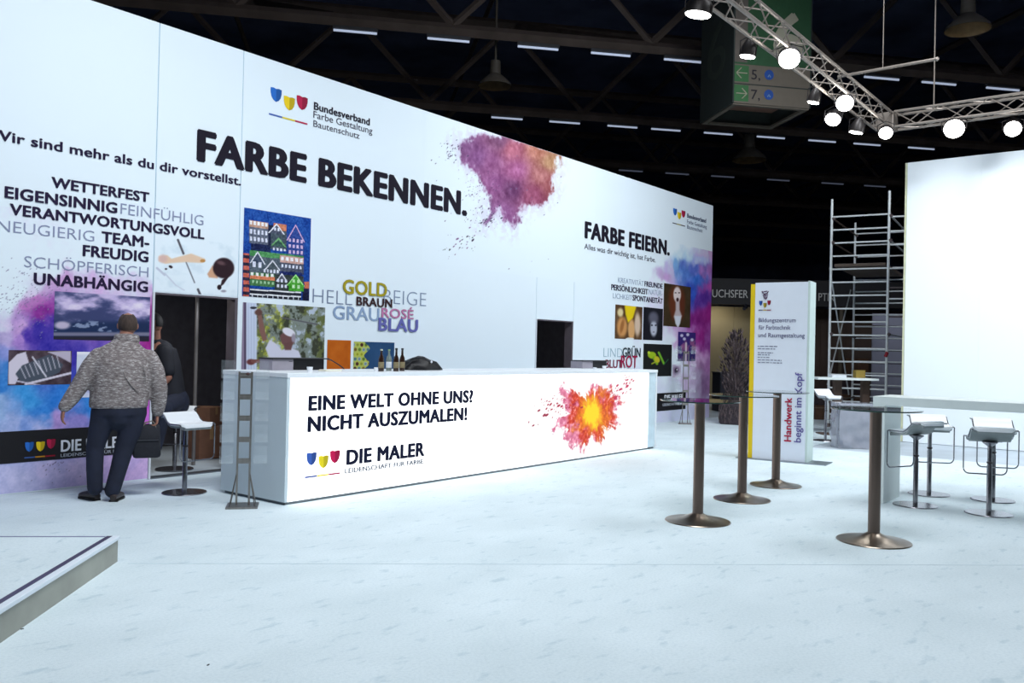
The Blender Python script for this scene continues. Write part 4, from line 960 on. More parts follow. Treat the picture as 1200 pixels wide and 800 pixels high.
# jacket
bm = B()
tube(bm, [(.045, 0, .865), (.045, 0, .90), (.05, 0, .98), (.055, 0, 1.12), (.065, 0, 1.28), (.08, .0, 1.37)], [(.250, .160), (.256, .166), (.256, .17), (.258, .17), (.262, .16), (.235, .13)], 28, ref=(0, 1, 0))
tube(bm, [(.08, 0, 1.34), (.083, 0, 1.41), (.088, 0, 1.46), (.092, 0, 1.51)], [(.262, .13), (.225, .115), (.15, .10), (.095, .085)], 24, ref=(0, 1, 0))
limb(bm, [(-.135, 0, 1.355), (-.20, 0, 1.25), (-.295, 0, 1.06), (-.36, -.01, .95), (-.405, -.02, .885)], [.080, .086, .078, .070, .058]); limb(bm, [(.30, 0, 1.345), (.355, 0, 1.22), (.395, 0, 1.05), (.395, .02, .92), (.388, .03, .83)], [.078, .084, .078, .072, .060])
def knit():
    m = bpy.data.materials.new('knit_grey'); m.use_nodes = True; nt = m.node_tree; b = nt.nodes['Principled BSDF']; L = nt.links.new
    tc = nt.nodes.new('ShaderNodeTexCoord'); mp = nt.nodes.new('ShaderNodeMapping'); mp.inputs['Scale'].default_value = (1, 1, 3.2)
    n = nt.nodes.new('ShaderNodeTexNoise'); n.inputs['Scale'].default_value = 26; n.inputs['Detail'].default_value = 6; n.inputs['Roughness'].default_value = .7
    r = nt.nodes.new('ShaderNodeValToRGB'); e = r.color_ramp.elements; e[0].position, e[1].position = .34, .68; e[0].color = (*lin((98, 90, 92)), 1); e[1].color = (*lin((206, 204, 204)), 1)
    mid = r.color_ramp.elements.new(.52); mid.color = (*lin((138, 130, 130)), 1)
    L(tc.outputs['Object'], mp.inputs[0]); L(mp.outputs[0], n.inputs['Vector']); L(n.outputs['Fac'], r.inputs[0]); L(r.outputs[0], b.inputs['Base Color'])
    b.inputs['Roughness'].default_value = .95; b.inputs['Specular IOR Level'].default_value = .1
    bp = nt.nodes.new('ShaderNodeBump'); bp.inputs['Strength'].default_value = .5; bp.inputs['Distance'].default_value = .01; L(n.outputs['Fac'], bp.inputs['Height']); L(bp.outputs[0], b.inputs['Normal']); return m
KN = knit()
body_obj('jacket', bm, KN, man, .012, 6)
# folds are added as a few raised ridges on the back
bm = B()
tube(bm, [(.06, -.158, 1.26), (.09, -.166, 1.17), (.15, -.166, 1.08), (.22, -.150, 1.02)], [.002, .007, .007, .002], 8)
tube(bm, [(.24, -.135, 1.28), (.265, -.125, 1.2), (.27, -.12, 1.1)], [.002, .007, .002], 8); obj('jacket_fold', bm, KN, man, smooth=True)
bm = B(); lathe(bm, [(.080, 0), (.100, .0), (.104, .02), (.096, .065), (.084, .072), (.076, .066), (.074, .02)], 32); bmesh.ops.transform(bm, matrix=Matrix.Translation((.097, .012, 1.485)) @ Matrix.Rotation(-.12, 4, 'X') @ Matrix.Diagonal((1.12, 1.0, 1, 1)), verts=bm.verts)
obj('collar', bm, KN, man, smooth=True)
JN = mat('dark_jeans', (30, 36, 56), rough=.85, var=.3, scale=9, bump=.2)
bm = B(); limb(bm, [(.05, 0, .90), (.05, .0, .80)], [(.238, .15), (.245, .155)], 24)
limb(bm, [(-.075, 0, .82), (-.11, .0, .66), (-.145, .005, .50), (-.145, -.01, .32), (-.137, -.02, .12)], [.118, .098, .080, .074, .068]); limb(bm, [(.17, 0, .82), (.15, 0, .66), (.105, 0, .50), (.06, -.03, .30), (.01, -.06, .10)], [.122, .104, .088, .076, .070])
body_obj('trousers', bm, JN, man, .012, 6)
SH = mat('brown_shoe', (54, 44, 44), rough=.4, var=.2)
def shoe(parent, heel, toe, m=SH, h=.075):
    h0, t0 = Vector(heel), Vector(toe); d = (t0-h0); Ln = d.length; d.normalize(); bm = B()
    tube(bm, [h0-d*.02+Vector((0, 0, .035)), h0+d*.03+Vector((0, 0, .05)), h0+d*Ln*.45+Vector((0, 0, .045)), h0+d*Ln*.8+Vector((0, 0, .035)), t0+Vector((0, 0, .028))], [(.03, .03), (.038, .045), (.044, .04), (.048, .03), (.03, .022)], 16)
    o = body_obj('shoe', bm, m, parent, .007, 3)
    bm = B(); pr = [(-.03, .03), (0, .04), (.3, .036), (.65, .05), (.9, .046), (1.05, .02)]; top = []; 
    side = Vector((-d.y, d.x, 0)); L1 = [h0+d*(a_*Ln)+side*w_ for a_, w_ in pr]+[h0+d*(a_*Ln)-side*w_ for a_, w_ in pr[::-1]]
    lo_ = [bm.verts.new(p_) for p_ in L1]; hi_ = [bm.verts.new(p_+Vector((0, 0, .016))) for p_ in L1]; bm.faces.new(lo_[::-1]); bm.faces.new(hi_)
    for i in range(len(L1)): bm.faces.new((lo_[i], lo_[(i+1) % len(L1)], hi_[(i+1) % len(L1)], hi_[i]))
    obj('shoe_sole', bm, mat('sole_black', (20, 18, 20), rough=.6), parent)
shoe(man, (-.12, .02, 0.002), (-.26, .22, 0.002)); shoe(man, (.02, -.10, 0.002), (.085, .13, 0.002))
HR = mat('hair_grey_brown', (72, 58, 52), rough=.8, var=.4, scale=60, stretch=(1, 1, .2), bump=.4)
bm = B(); q = bmesh.ops.create_uvsphere(bm, u_segments=40, v_segments=24, radius=1)
for v in list(bm.verts):
    n = v.co.copy(); lowcut = -.55 if n.y < .2 else .1
    if n.z > .90 - (.10 if n.y < -.2 else 0) or n.z < lowcut or n.y > .55: bm.verts.remove(v)
for v in bm.verts: v.co = Vector((v.co.x*.087+.105, v.co.y*.103+.04, v.co.z*.114+1.655))
bmesh.ops.solidify(bm, geom=list(bm.faces), thickness=.005); obj('hair', bm, HR, man, smooth=True)

# briefcase in his right hand: top-level
bc = DP(170, 520, (Vector((man.location.x, man.location.y, 1.0))-EYE).dot(FW)+.02)
wx = man.matrix_basis @ Vector((.385, .03, .69)) if False else (Vector((root.x, root.y, 0))+rgt*.30+fwd*.03)
bag = empty('briefcase', (wx.x, wx.y, .385), math.atan2(rgt.y, rgt.x), label='dark soft briefcase hanging from the right hand of the balding man', cat='bag')
bm = B(); box(bm, -.125, .125, -.05, .05, 0, .32, bev=.03)
for v in bm.verts:
    if v.co.z > .2: v.co.x *= .9; v.co.y *= .7
obj('bag_body', bm, mat('bag_charcoal', (30, 32, 42), rough=.7, var=.25, scale=30, bump=.2), bag, smooth=True)
for s in (-1, 1):
    bm = B(); tube(bm, [(-.06, s*.03, .28), (-.02, s*.025, .335), (.04, 0, .352), (.06, s*.025, .33), (.08, s*.03, .28)], .006, 8); obj('handle', bm, mat('bag_handle', (120, 112, 104), rough=.5), bag, smooth=True)
bm = B(); box(bm, -.10, .10, -.056, -.049, .17, .176); obj('zip', bm, mat('zip_grey', (90, 92, 100), rough=.4, metal=.6), bag)

# second person seated in the doorway, facing left
b2 = Vector((5.30, 9.52, 0)); sp = empty('person', tuple(b2), 0, label='person in a dark t-shirt seated inside the dark doorway', cat='person')
# local axes via fwd/rgt of the camera: build in world-relative coords
f2 = Vector((.49, .87, 0)); r2 = Vector((.87, -.49, 0))
def W2(a_, b_, z):
    a_ += .09 if z < .8 else .03; z = z if z < .9 else .9+(z-.9)*1.15
    p_ = r2*a_+f2*b_; return (p_.x, p_.y, z)
zoff = 0
bm = B()
hx = -.065
ball(bm, W2(hx, .0, 1.60), 1, (.088, .088, .115)); ball(bm, W2(hx-.03, -.02, 1.55), 1, (.06, .06, .07)); ball(bm, W2(hx-.105, -.01, 1.59), .016, (1, 1, 1.3)); ball(bm, W2(hx-.088, -.01, 1.545), .018, (1, 1, .6))
ball(bm, W2(hx, -.082, 1.59), .026, (.8, .5, 1.1))
limb(bm, [W2(-.05, 0, 1.36), W2(hx+.01, 0, 1.53)], [.06, .055])
limb(bm, [W2(.12, 0, .82), W2(.07, 0, 1.1), W2(0, 0, 1.34)], [.13, .13, .12])
limb(bm, [W2(.05, -.14, 1.30), W2(.10, -.20, 1.06), W2(-.03, -.24, .90)], [.05, .042, .028])
limb(bm, [W2(-.04, .14, 1.30), W2(-.08, .2, 1.06), W2(-.15, .05, .92)], [.05, .042, .028])
hand(bm, W2(-.04, -.24, .885), W2(-.6, 0, -.7), W2(0, -.9, .2), W2(-.5, 0, .5), .6); hand(bm, W2(-.16, .04, .91), W2(-.6, -.2, -.5), W2(0, .9, .2), W2(-.3, 0, -.5), .5)
limb(bm, [W2(.12, -.09, .80), W2(-.02, -.42, .76), W2(-.07, -.40, .30)], [.09, .06, .04]); limb(bm, [W2(.10, .06, .80), W2(-.22, -.25, .76), W2(-.25, -.26, .30)], [.09, .06, .04])
body_obj('body', bm, SKD, sp, .0085, 2)
bm = B(); limb(bm, [W2(.14, 0, .80), W2(.10, 0, 1.0), W2(.06, 0, 1.18), W2(.02, 0, 1.33)], [(.17, .17), (.165, .175), (.16, .18), (.13, .17)], 20, ref=(0, 0, 1))
limb(bm, [W2(.05, -.14, 1.32), W2(.09, -.19, 1.13)], [.095, .08]); limb(bm, [W2(-.04, .14, 1.32), W2(-.08, .19, 1.13)], [.095, .08]); limb(bm, [W2(-.01, 0, 1.36), W2(-.05, 0, 1.42)], [.1, .065])
body_obj('shirt', bm, mat('navy_shirt', (24, 26, 36), rough=.8, var=.2), sp, .013, 5)
bm = B(); limb(bm, [W2(.14, 0, .84), W2(.12, 0, .78)], [.17, .17], 20)
limb(bm, [W2(.12, -.09, .79), W2(0, -.38, .76)], [.115, .092]); limb(bm, [W2(0, -.40, .75), W2(-.07, -.40, .30)], [.09, .06]); limb(bm, [W2(.10, .06, .79), W2(-.2, -.24, .76)], [.115, .09]); limb(bm, [W2(-.21, -.25, .75), W2(-.25, -.26, .30)], [.09, .06])
body_obj('trousers', bm, JN, sp, .013, 5)
a_ = W2(-.07, -.40, .20); b_ = W2(-.20, -.52, .20); shoe(sp, a_, b_, mat('black_shoe', (18, 18, 22), rough=.4)); shoe(sp, W2(-.25, -.26, .20), W2(-.4, -.36, .20), mat('black_shoe', (18, 18, 22)))
bm = B(); q = bmesh.ops.create_uvsphere(bm, u_segments=32, v_segments=20, radius=1)
for v in list(bm.verts):
    n = v.co; la = n.x*r2.x+n.y*r2.y
    if n.z < .25 and la < .1 or n.z < -.35 or (la < -.15 and n.z < .6): bm.verts.remove(v)
c_ = W2(hx, 0, 1.60)
for v in bm.verts: v.co = Vector((v.co.x*.094+c_[0], v.co.y*.094+c_[1], v.co.z*.122+1.712))
bmesh.ops.solidify(bm, geom=list(bm.faces), thickness=.006); obj('hair', bm, mat('hair_black', (20, 18, 22), rough=.7, var=.3), sp, smooth=True)
bm = B(); tube(bm, [W2(-.10, -.07, 1.44), W2(-.14, -.12, 1.36), W2(-.12, -.16, 1.27)], .003, 6); obj('lanyard', bm, mat('lanyard_white', (190, 190, 200), rough=.6), sp)
# stool under the seated person (same kind, hidden seat)
c = copy_tree(s0); p_ = W2(.13, 0, 0); c.location = (b2.x+p_[0], b2.y+p_[1], 0); c.rotation_euler = (0, 0, facing((-.9, -.5))); c.scale = (1, 1, .93); c['label'] = 'bar stool the person in the doorway sits on'

# inside the dark room
area('store_fill_light', (5.2, 10.6, 2.7), (5.3, 9.4, 0.8), .4, 14, (1, .93, .85))  # added fill light, not a fixture; lifts the dark room behind the doorway
area('store_fill_light', (5.7, 9.25, 1.95), (5.3, 9.6, 1.0), .2, 3, (.9, .95, 1))  # second added fill by the doorway, brightens the seated person
area('kitchen_fill_light', (12.4, 9.5, 2.8), (12.6, 10.3, 1), .4, 3, (1, .9, .8))  # weak fill light added in the far room, no fixture behind it
bm = B(); tube(bm, [(0, 0, 0), (0, 0, 2.9)], .022, 12); pl = obj('support_pole', bm, mat('pole_grey', (120, 116, 116), rough=.5, metal=.4), None, smooth=True)
pl.location = (5.85, 9.6, 0); tag(pl, 'thin grey pole standing inside the dark doorway', 'pole')
for k, (dx, dy, s, hh) in enumerate(((.30, 1.0, .34, .42), (.72, .85, .3, .3), (.34, 1.02, .3, .24))):
    z = 0 if k < 2 else .421
    t = empty('cardboard_box', (6.0+dx, 9.1+dy, z), .2*k, label=('brown cardboard box on the store floor beside the pole', 'smaller brown box behind the counter end in the store', 'brown box stacked on another box in the store')[k], cat='box', group='boxes in the store')
    bm = B(); box(bm, -s/2, s/2, -s/2, s/2, 0, hh, bev=.004); obj('carton', bm, mat('carton', (120, 84, 66), rough=.85, var=.2), t)
    bm = B(); box(bm, -.025, .025, -s/2-.001, s/2+.001, hh*.6, hh+.001); obj('tape', bm, mat('tape', (150, 118, 84), rough=.3), t)
sh_ = empty('shelving_unit', (12.6, 10.3, 0), 0, label='dark metal shelving unit seen through the far doorway', cat='shelf')
for x in (-.55, .55):
    for y in (-.2, .2):
        bm = B(); box(bm, x-.02, x+.02, y-.02, y+.02, 0, 2.1); obj('upright', bm, mat('shelf_dark', (64, 64, 70), rough=.5), sh_)
for z in (.3, .85, 1.35, 1.85):
    bm = B(); box(bm, -.529, .529, -.2, .2, z, z+.03); obj('shelf', bm, mat('shelf_dark', (64, 64, 70)), sh_)

# ------------------------------------------------------------------ dried plant in a basket at the far end
pc = Vector((17.55, 7.75, 0))
pot = empty('planter_basket', tuple(pc), .2, label='dark woven basket planter holding a tall dried plant', cat='planter')
TWG = mat('dry_twig', (104, 90, 92), rough=.8, var=.35, scale=12); TW2 = mat('basket_dark', (62, 54, 60), rough=.85, var=.4, scale=25)
bm = B(); box(bm, -.30, .30, -.26, .26, 0, .44, bev=.03); obj('basket_body', bm, TW2, pot)
rd = random.Random(4); bm = B()
for k in range(170):
    f_ = rd.choice((0, 1, 2, 3)); u_ = rd.uniform(-.29, .29); z_ = rd.uniform(.0, .34); l_ = rd.uniform(.07, .14)
    if f_ < 2: y_ = (-.272, .272)[f_]; tube(bm, [(u_, y_, z_), (u_+rd.uniform(-.04, .04), y_*1.05, z_+l_)], .006, 5)
    else: x_ = (-.312, .312)[f_-2]; v_ = rd.uniform(-.25, .25); tube(bm, [(x_, v_, z_), (x_*1.04, v_+rd.uniform(-.04, .04), z_+l_)], .006, 5)
obj('basket_twigs', bm, TWG, pot, kind='stuff')
dp = empty("dried_plant", (pc.x, pc.y, .441), 0, label='tall bushy dried plant with feathery grey twigs', cat='plant')
bm = B(); tube(bm, [(0, 0, -.0), (.01, 0, .5), (0, .01, 1.0)], [.03, .022, .008], 8); obj('stem', bm, TWG, dp, smooth=True)
bm = B()
bmd = B()
for k in range(420):
    z_ = rd.uniform(.05, 1.35); w_ = .34*math.sin(min(1, (z_+.25)/1.7)*math.pi)**.7; a_ = rd.uniform(0, 6.28); r_ = w_*rd.uniform(.45, 1)
    p0 = Vector((.15*r_*math.cos(a_), .15*r_*math.sin(a_), z_-.2*rd.random()-.02)); p1 = Vector((r_*math.cos(a_), r_*math.sin(a_), z_+.12+.1*rd.random())); m_ = (p0+p1)/2+Vector((0, 0, -.03))
    p0.z = max(.01, p0.z); m_.z = max(.02, m_.z)
    tube(bm, [p0, m_, p1], [.004, .003, .002], 4)
    d_ = (p1-m_).normalized(); a1, b1 = frame(d_); l_ = rd.uniform(.06, .13); ww = rd.uniform(.012, .024)
    tube(bmd if k % 2 else bm, [p1-d_*.01, p1+d_*l_*.4, p1+d_*l_], [.002, ww, .002], 5)
obj('twigs', bm, TWG, dp, kind='stuff'); obj('seed_heads', bmd, mat('seed_dark', (46, 36, 42), rough=.8, var=.3), dp, kind='stuff')
# dark low cabinet behind
t = empty('dark_cabinet', tuple(DP(856, 470, 22.5).xy)+(0,), math.atan2(HA.y, HA.x), label='low dark cabinet beside the dried plant', cat='cabinet')
CAB = mat('cabinet_dark', (40, 42, 54), rough=.5, var=.2)
bm = B(); box(bm, -.3, 1.1, 0, .5, 0, 1.0, bev=.005); obj('cabinet_body', bm, CAB, t)
for k in range(2):
    bm = B(); box(bm, -.29+k*.70, .39+k*.70, -.02, -.001, .05, .93, bev=.003); d_ = obj('door', bm, CAB, t); bm = B(); tube(bm, [(.33+k*.1, -.035, .5), (.33+k*.1, -.035, .7)], .008, 8); h_ = obj('handle', bm, CHR, d_)
bm = B(); box(bm, -.32, 1.12, -.03, .51, 1.0005, 1.035, bev=.004); obj('cabinet_top', bm, mat('cabinet_top', (70, 74, 84), rough=.3), t)

# ------------------------------------------------------------------ neighbouring booth behind
fa, fb = DP(790, 340, 25.5), DP(1110, 346, 25.5); fd = Vector((fb.x-fa.x, fb.y-fa.y, 0)).normalized(); fl = (Vector((fb.x, fb.y, 0))-Vector((fa.x, fa.y, 0))).length
booth = empty('exhibition_booth', (fa.x, fa.y, 0), math.atan2(fd.y, fd.x), label='neighbouring booth with a dark lettered fascia and beige walls', cat='booth')
bm = B(); box(bm, 0, fl, 0, .25, 2.98, 3.75); obj('fascia', bm, mat('fascia_dark', (30, 30, 36), rough=.6, var=.2), booth)
BEI = mat('booth_beige', (128, 120, 96), rough=.8, var=.1, scale=1); BRN = mat('booth_brown', (74, 60, 54), rough=.8, var=.2, scale=1)
pos = [0, 1.2, 2.1, 3.0, 3.9, 4.8, 5.6, 6.4, 7.2, fl]
for k, (a_, b_) in enumerate(zip(pos, pos[1:])):
    bm = B(); box(bm, a_+.004, b_-.004, 1.2, 1.28, 0, 2.98); obj('booth_panel', bm, BEI if k < 4 else BRN, booth, label=None if k < 4 else 'brown booth panel')
for x in (0.05, 2.95, 5.0):
    bm = B(); box(bm, x-.04, x+.04, .05, .13, 0, 2.98); obj('booth_post', bm, mat('post_brown', (96, 88, 76), rough=.6), booth)
P_F = Plane((fa.x, fa.y, 0), tuple(fd), (0, 0, 1), (fd.y, -fd.x, 0))
text(P_F, 'UCHSFER', (834.5, 339), (834.5, 348), (876.5, 349), (206, 206, 206), .008, booth, .003)
text(P_F, 'PTIK', (959, 343), (959, 352), (978, 353), (190, 190, 190), .008, booth, .003)
area('booth_light', tuple(DP(850, 340, 25.5)+Vector((.3, .4, -.45))), tuple(DP(850, 440, 26.3)), .6, 14, (1, .9, .7))
t = empty('track_spotlight', tuple(DP(874, 356, 25.0).xy)+(2.86,), 0, label='small black spotlight below the dark lettered fascia', cat='spotlight')
bm = B(); box(bm, -.03, .03, -.03, .03, 0, .12); obj('bracket', bm, CAB, t); bm = B(); tube(bm, [(-.16, -.02, -.03), (.1, .02, .02)], [.05, .04], 12); obj('lamp_housing', bm, CAB, t, smooth=True)

# far high table with things near the scaffold
ht = empty('high_table', tuple(DP(988, 470, 16.6).xy)+(0,), math.atan2(-.78, .62), label='white high table with brown legs behind the pylon', cat='table')
bm = B(); box(bm, -.62, .54, -.35, .35, 1.06, 1.10, bev=.004); obj('tabletop', bm, TW, ht)
BR2 = mat('leg_brown', (84, 66, 56), rough=.6)
for x in (-.12, .42):
    bm = B(); box(bm, x-.07, x+.07, -.06, .06, .02, 1.06); obj('leg', bm, BR2, ht)
bm = B(); box(bm, -.45, .5, -.2, .2, 0, .02); obj('foot_plate', bm, BR2, ht)
for x, lb, sx, sy, sz, c_ in ((-.12, 'small white box lying on the far high table', .14, .1, .05, (224, 232, 240)), (.30, 'yellow cardboard box on the far high table', .09, .08, .15, (150, 128, 58))):
    bm = B(); box(bm, -sx, sx, -sy, sy, 0, sz, bev=.003); o = obj('small_box', bm, mat('boxc_%d' % c_[2], c_, rough=.6), None); q = ht.matrix_basis if False else None
    v = Vector((math.cos(ht.rotation_euler.z)*x, math.sin(ht.rotation_euler.z)*x, 0)); o.location = (ht.location.x+v.x, ht.location.y+v.y, 1.1); o.rotation_euler = ht.rotation_euler; tag(o, lb, 'box')
# brown clutter: stacked crates behind the table
for k, (px_, py_, d_, w_, h_, z_) in enumerate(((964, 492, 20.6, .6, .34, 0), (964, 492, 20.6, .5, .3, .345), (990, 492, 23.2, .7, .5, 0), (991, 492, 23.2, .6, .46, .505), (1003, 492, 23.4, .34, .5, .97))):
    p_ = DP(px_, py_, d_); t = empty('storage_crate', (p_.x, p_.y, z_), -.8+.05*k, label=('brown crate on the hall floor right of the pylon', 'upper brown crate right of the pylon', 'broad brown crate on the floor behind the scaffold', 'brown crate in the middle of the stack behind the scaffold', 'narrow crate on top of the stack behind the scaffold')[k], cat='crate', group='crates behind the far high table')
    bm = B(); box(bm, -w_/2, w_/2, -.25, .25, 0, h_, bev=.01); obj('crate_body', bm, mat('crate_%d' % (k % 2), ((92, 66, 50), (66, 54, 58))[k % 2], rough=.8, var=.25), t)
    bm = B(); box(bm, -w_/2-.004, w_/2+.004, -.254, .254, h_*.8, h_*.86); obj('crate_band', bm, mat('crate_band', (120, 100, 84), rough=.7), t)

# grey slatted boards, leaning beside the right wall
bdp = DP(1021, 460, 23.0)
bd = empty('board_stack', (bdp.x, bdp.y, 0), math.atan2(-.78, .62), label='upright grey panel wall of horizontal boards left of the white wall', cat='panel')
BG = mat('board_grey', (150, 152, 172), rough=.7, var=.06, scale=3)
for k in range(8):
    bm = B(); box(bm, 0, 1.8, 0, .04, k*.338, k*.338+.32, bev=.004); obj('board', bm, BG, bd)
bm = B(); box(bm, .02, 1.78, .041, .06, 0, 2.69); obj('board_backing', bm, BRN, bd)

# plastic wrapped bundle
wr = empty('wrapped_bundle', (14.75, 4.42, 0), -.9, label='crumpled translucent plastic wrapped bundle behind the nearest glass table', cat='bundle')
bm = B(); bmesh.ops.create_cube(bm, size=1); bmesh.ops.subdivide_edges(bm, edges=list(bm.edges), cuts=15, use_grid_fill=True)
for v in bm.verts:
    p_ = Vector((v.co.x*.62, v.co.y*.42, (v.co.z+.5)*.74)); n_ = mnoise.noise(p_*6)+.6*mnoise.noise(Vector((p_.x*16, p_.y*16, p_.z*4))); dx = Vector((v.co.x, v.co.y, 0)).normalized() if v.co.xy.length > .01 else Vector((0, 0, 0))
    v.co = p_+dx*n_*.045*(1.3-p_.z); v.co.z = max(0.0, v.co.z)
obj('plastic_wrap', bm, mat('plastic_film', (200, 205, 218), rough=.12, var=.1, scale=9, alpha=.5, coat=1.0, bump=.5), wr, smooth=True)
bm = B(); box(bm, -.24, .24, -.14, .14, .02, .66, bev=.02); obj('bundle_core', bm, mat('core_grey', (96, 98, 116), rough=.7, var=.3, scale=6), wr)

# ------------------------------------------------------------------ scaffold tower
sA = DP(974, 300, 18.35); Fh = Vector((FW.x, FW.y, 0)).normalized(); Rh = Vector((Fh.y, -Fh.x, 0))
vv = (Rh*.85-Fh*.5).normalized(); ww_ = (Rh*.52+Fh*.86).normalized(); SWD = 1.13; SL = 2.85
sc = empty('scaffold_tower', (sA.x, sA.y, 0), 0, label='tall aluminium scaffold tower beside the white right wall', cat='scaffold')
AL = mat('aluminium_tube', (222, 228, 230), rough=.4, metal=.15, var=.12, scale=14); ALD = mat('scaffold_deck', (92, 80, 72), rough=.7, var=.2); CLP = mat('clamp_dark', (86, 76, 78), rough=.5)
def SP(a_, b_, z): p_ = vv*a_+ww_*b_; return Vector((p_.x, p_.y, z))
for b_, top_ in ((0, 4.86), (SL, 4.75)):
    for a_ in (0, SWD):
        bm = B(); tube(bm, [SP(a_, b_, .08), SP(a_, b_, top_+(.1 if a_ else 0))], .027, 12); obj('post', bm, AL, sc, smooth=True)
        bm = B(); tube(bm, [SP(a_, b_, 0), SP(a_, b_, .08)], [.08, .035], 12); obj('foot', bm, CLP, sc)
    k = 0
    while .28+k*.28 < 4.7:
        bm = B(); z_ = .28+k*.28; tube(bm, [SP(.027, b_, z_), SP(SWD-.027, b_, z_)], .018, 8)
        obj('rung', bm, AL, sc, smooth=True); k += 1
for a_ in (0, SWD):
    for z_ in (4.46, 3.95, 2.0, .55):
        bm = B(); tube(bm, [SP(a_+.03, .03, z_-.02), SP(a_+.03, SL-.03, z_-.02)], .019, 8); obj('guard_rail', bm, AL if a_ else ALD, sc, smooth=True)
        for b_ in (.0, SL):
            bm = B(); ball(bm, SP(a_+.035, b_, z_-.02), .045, sub=1); obj('coupler', bm, CLP, sc)
for z0_, z1_, a_ in ((3.4, .6, 0), (.9, 3.1, 0)):
    bm = B(); tube(bm, [SP(a_-.03, .04, z0_), SP(a_-.03, SL*.9, z1_)], .017, 8); obj('diagonal_brace', bm, CLP if a_ else AL, sc, smooth=True)
for z_ in (3.42,):
    bm = B(); q = [SP(.06, .05, z_), SP(SWD-.06, .05, z_), SP(SWD-.06, SL-.05, z_), SP(.06, SL-.05, z_)]
    lo_ = [bm.verts.new(p_) for p_ in q]; hi_ = [bm.verts.new(p_+Vector((0, 0, .06))) for p_ in q]; bm.faces.new(lo_); bm.faces.new(hi_)
    for i in range(4): bm.faces.new((lo_[i], lo_[(i+1) % 4], hi_[(i+1) % 4], hi_[i]))
    obj('deck', bm, ALD, sc)
for z_ in (4.42, 4.12, 3.84, 3.35, 2.95, 2.72, 2.35):
    bm = B(); tube(bm, [SP(SWD+.03, 0, z_), SP(SWD+.95, 0.1, z_)], .018, 8); obj('ledger', bm, AL if z_ != 2.95 and z_ != 2.35 else CLP, sc, smooth=True)
bm = B(); tube(bm, [SP(SWD-.02, -.03, 1.52), SP(SWD+.02, -.03, 1.62)], .034, 10); obj('red_collar', bm, mat('red_mark', (150, 30, 44), rough=.5), sc, label='red collar on the post')

# ------------------------------------------------------------------ hall roof trusses, strip lights, bell lamps
RF = mat('roof_steel', (92, 80, 74), rough=.8, var=.25, scale=2)
def hp(a_, b_, z): p_ = HA*a_+HB*b_; return Vector((p_.x, p_.y, z))
rows = [(20.5, 0), (27.0, 1), (33.5, 2), (40.0, 3), (46.5, 4), (53.0, 5)]
for b_, ri in rows:
    t = empty('roof_truss', tuple(hp(0, b_, 9.0)), 0, label=('nearest dark roof truss, upper left to right', 'second dark roof truss from the camera', 'third dark roof truss from the camera', 'fourth dark roof truss from the camera', 'fifth dark roof truss from the camera', 'farthest dark roof truss')[ri], cat='truss', group='hall roof trusses')
    o0 = hp(0, b_, 9.0)
    def L_(a_, z, bb=0): return HA*a_+HB*bb+Vector((0, 0, z))
    A0, A1 = -14, 44
    bm = B()
    for z_ in (0.14, 2.9):
        q0, q1 = L_(A0, z_), L_(A1, z_)
        for s in range(1): tube(bm, [q0, q1], [(.13, .15)]*2, 4)
        obj('chord', bm, RF, t); bm = B()
    bm.free()
    k = 0; a_ = A0+1.2
    while a_+5.0 < A1:
        for (x0, x1, z0_, z1_) in ((a_, a_+2.5, .25, 2.8), (a_+2.5, a_+5.0, 2.8, .25)):
            bm = B(); tube(bm, [L_(x0, z0_), L_(x1, z1_)], [(.07, .09)]*2, 4); obj('web_strut', bm, RF, t)
        a_ += 5.0
# purlins running between the trusses
for k, a_ in enumerate(range(-12, 44, 8)):
    bm = B(); tube(bm, [hp(a_, 14, 12.25), hp(a_, 58, 12.25)], [(.08, .12)]*2, 4); o = obj('roof_purlin', bm, RF, None); tag(o, 'dark roof purlin crossing above the trusses', 'beam', 'hall roof purlins')
    bm = B(); tube(bm, [hp(a_+3.4, 20.7, 9.3), hp(a_+.9, 26.8, 11.8)], [(.06, .09)]*2, 4); o = obj('roof_brace', bm, RF, None); tag(o, 'slanting dark brace between the two nearest roof trusses', 'beam', 'slanting roof braces')
STRIP = mat('strip_lamp', (214, 228, 255), rough=.4, var=0.0, emit=.42); STRIP2 = mat('strip_lamp_dim', (120, 128, 150), rough=.4, var=.0, emit=.2)
HOUS = mat('strip_housing', (60, 60, 64), rough=.6)
def strip(a_, b_, L=1.05, dim=False, n=[0]):
    n[0] += 1; c_ = hp(a_, b_, 8.95); t = empty('strip_light', tuple(c_), math.atan2(HA.y, HA.x), label=('tube lamp under the nearest roof truss' if b_ < 22 else 'tube lamp under the second roof truss') if not dim else 'dim tube lamp under the third roof truss', cat='light', group=('tube lamps under the nearest truss' if b_ < 22 else 'tube lamps under the second truss') if not dim else 'dim tube lamps under the far trusses')
    bm = B(); box(bm, -L/2, L/2, -.06, .06, -.03, .04); obj('housing', bm, HOUS, t)
    bm = B(); tube(bm, [(-L/2+.02, 0, -.065), (L/2-.02, 0, -.065)], .028, 10); obj('tube_lamp', bm, STRIP2 if dim else STRIP, t)
for a_ in (-.1, 2.1, 4.3, 6.15, 8.05, 13.6, 15.3, 17.25): strip(a_, 20.5)
for a_ in (4.7, 6.6, 8.55, 10.05, 11.9, 13.8, 15.7, 17.4, 19.5): strip(a_, 27.0)
for a_ in (11, 13, 15, 17.5, 20, 22): strip(a_, 33.5, dim=True)
BELL = mat('bell_grey', (92, 86, 78), rough=.5, var=.2); BELI = mat('bell_inner', (130, 104, 70), rough=.5, var=.2)
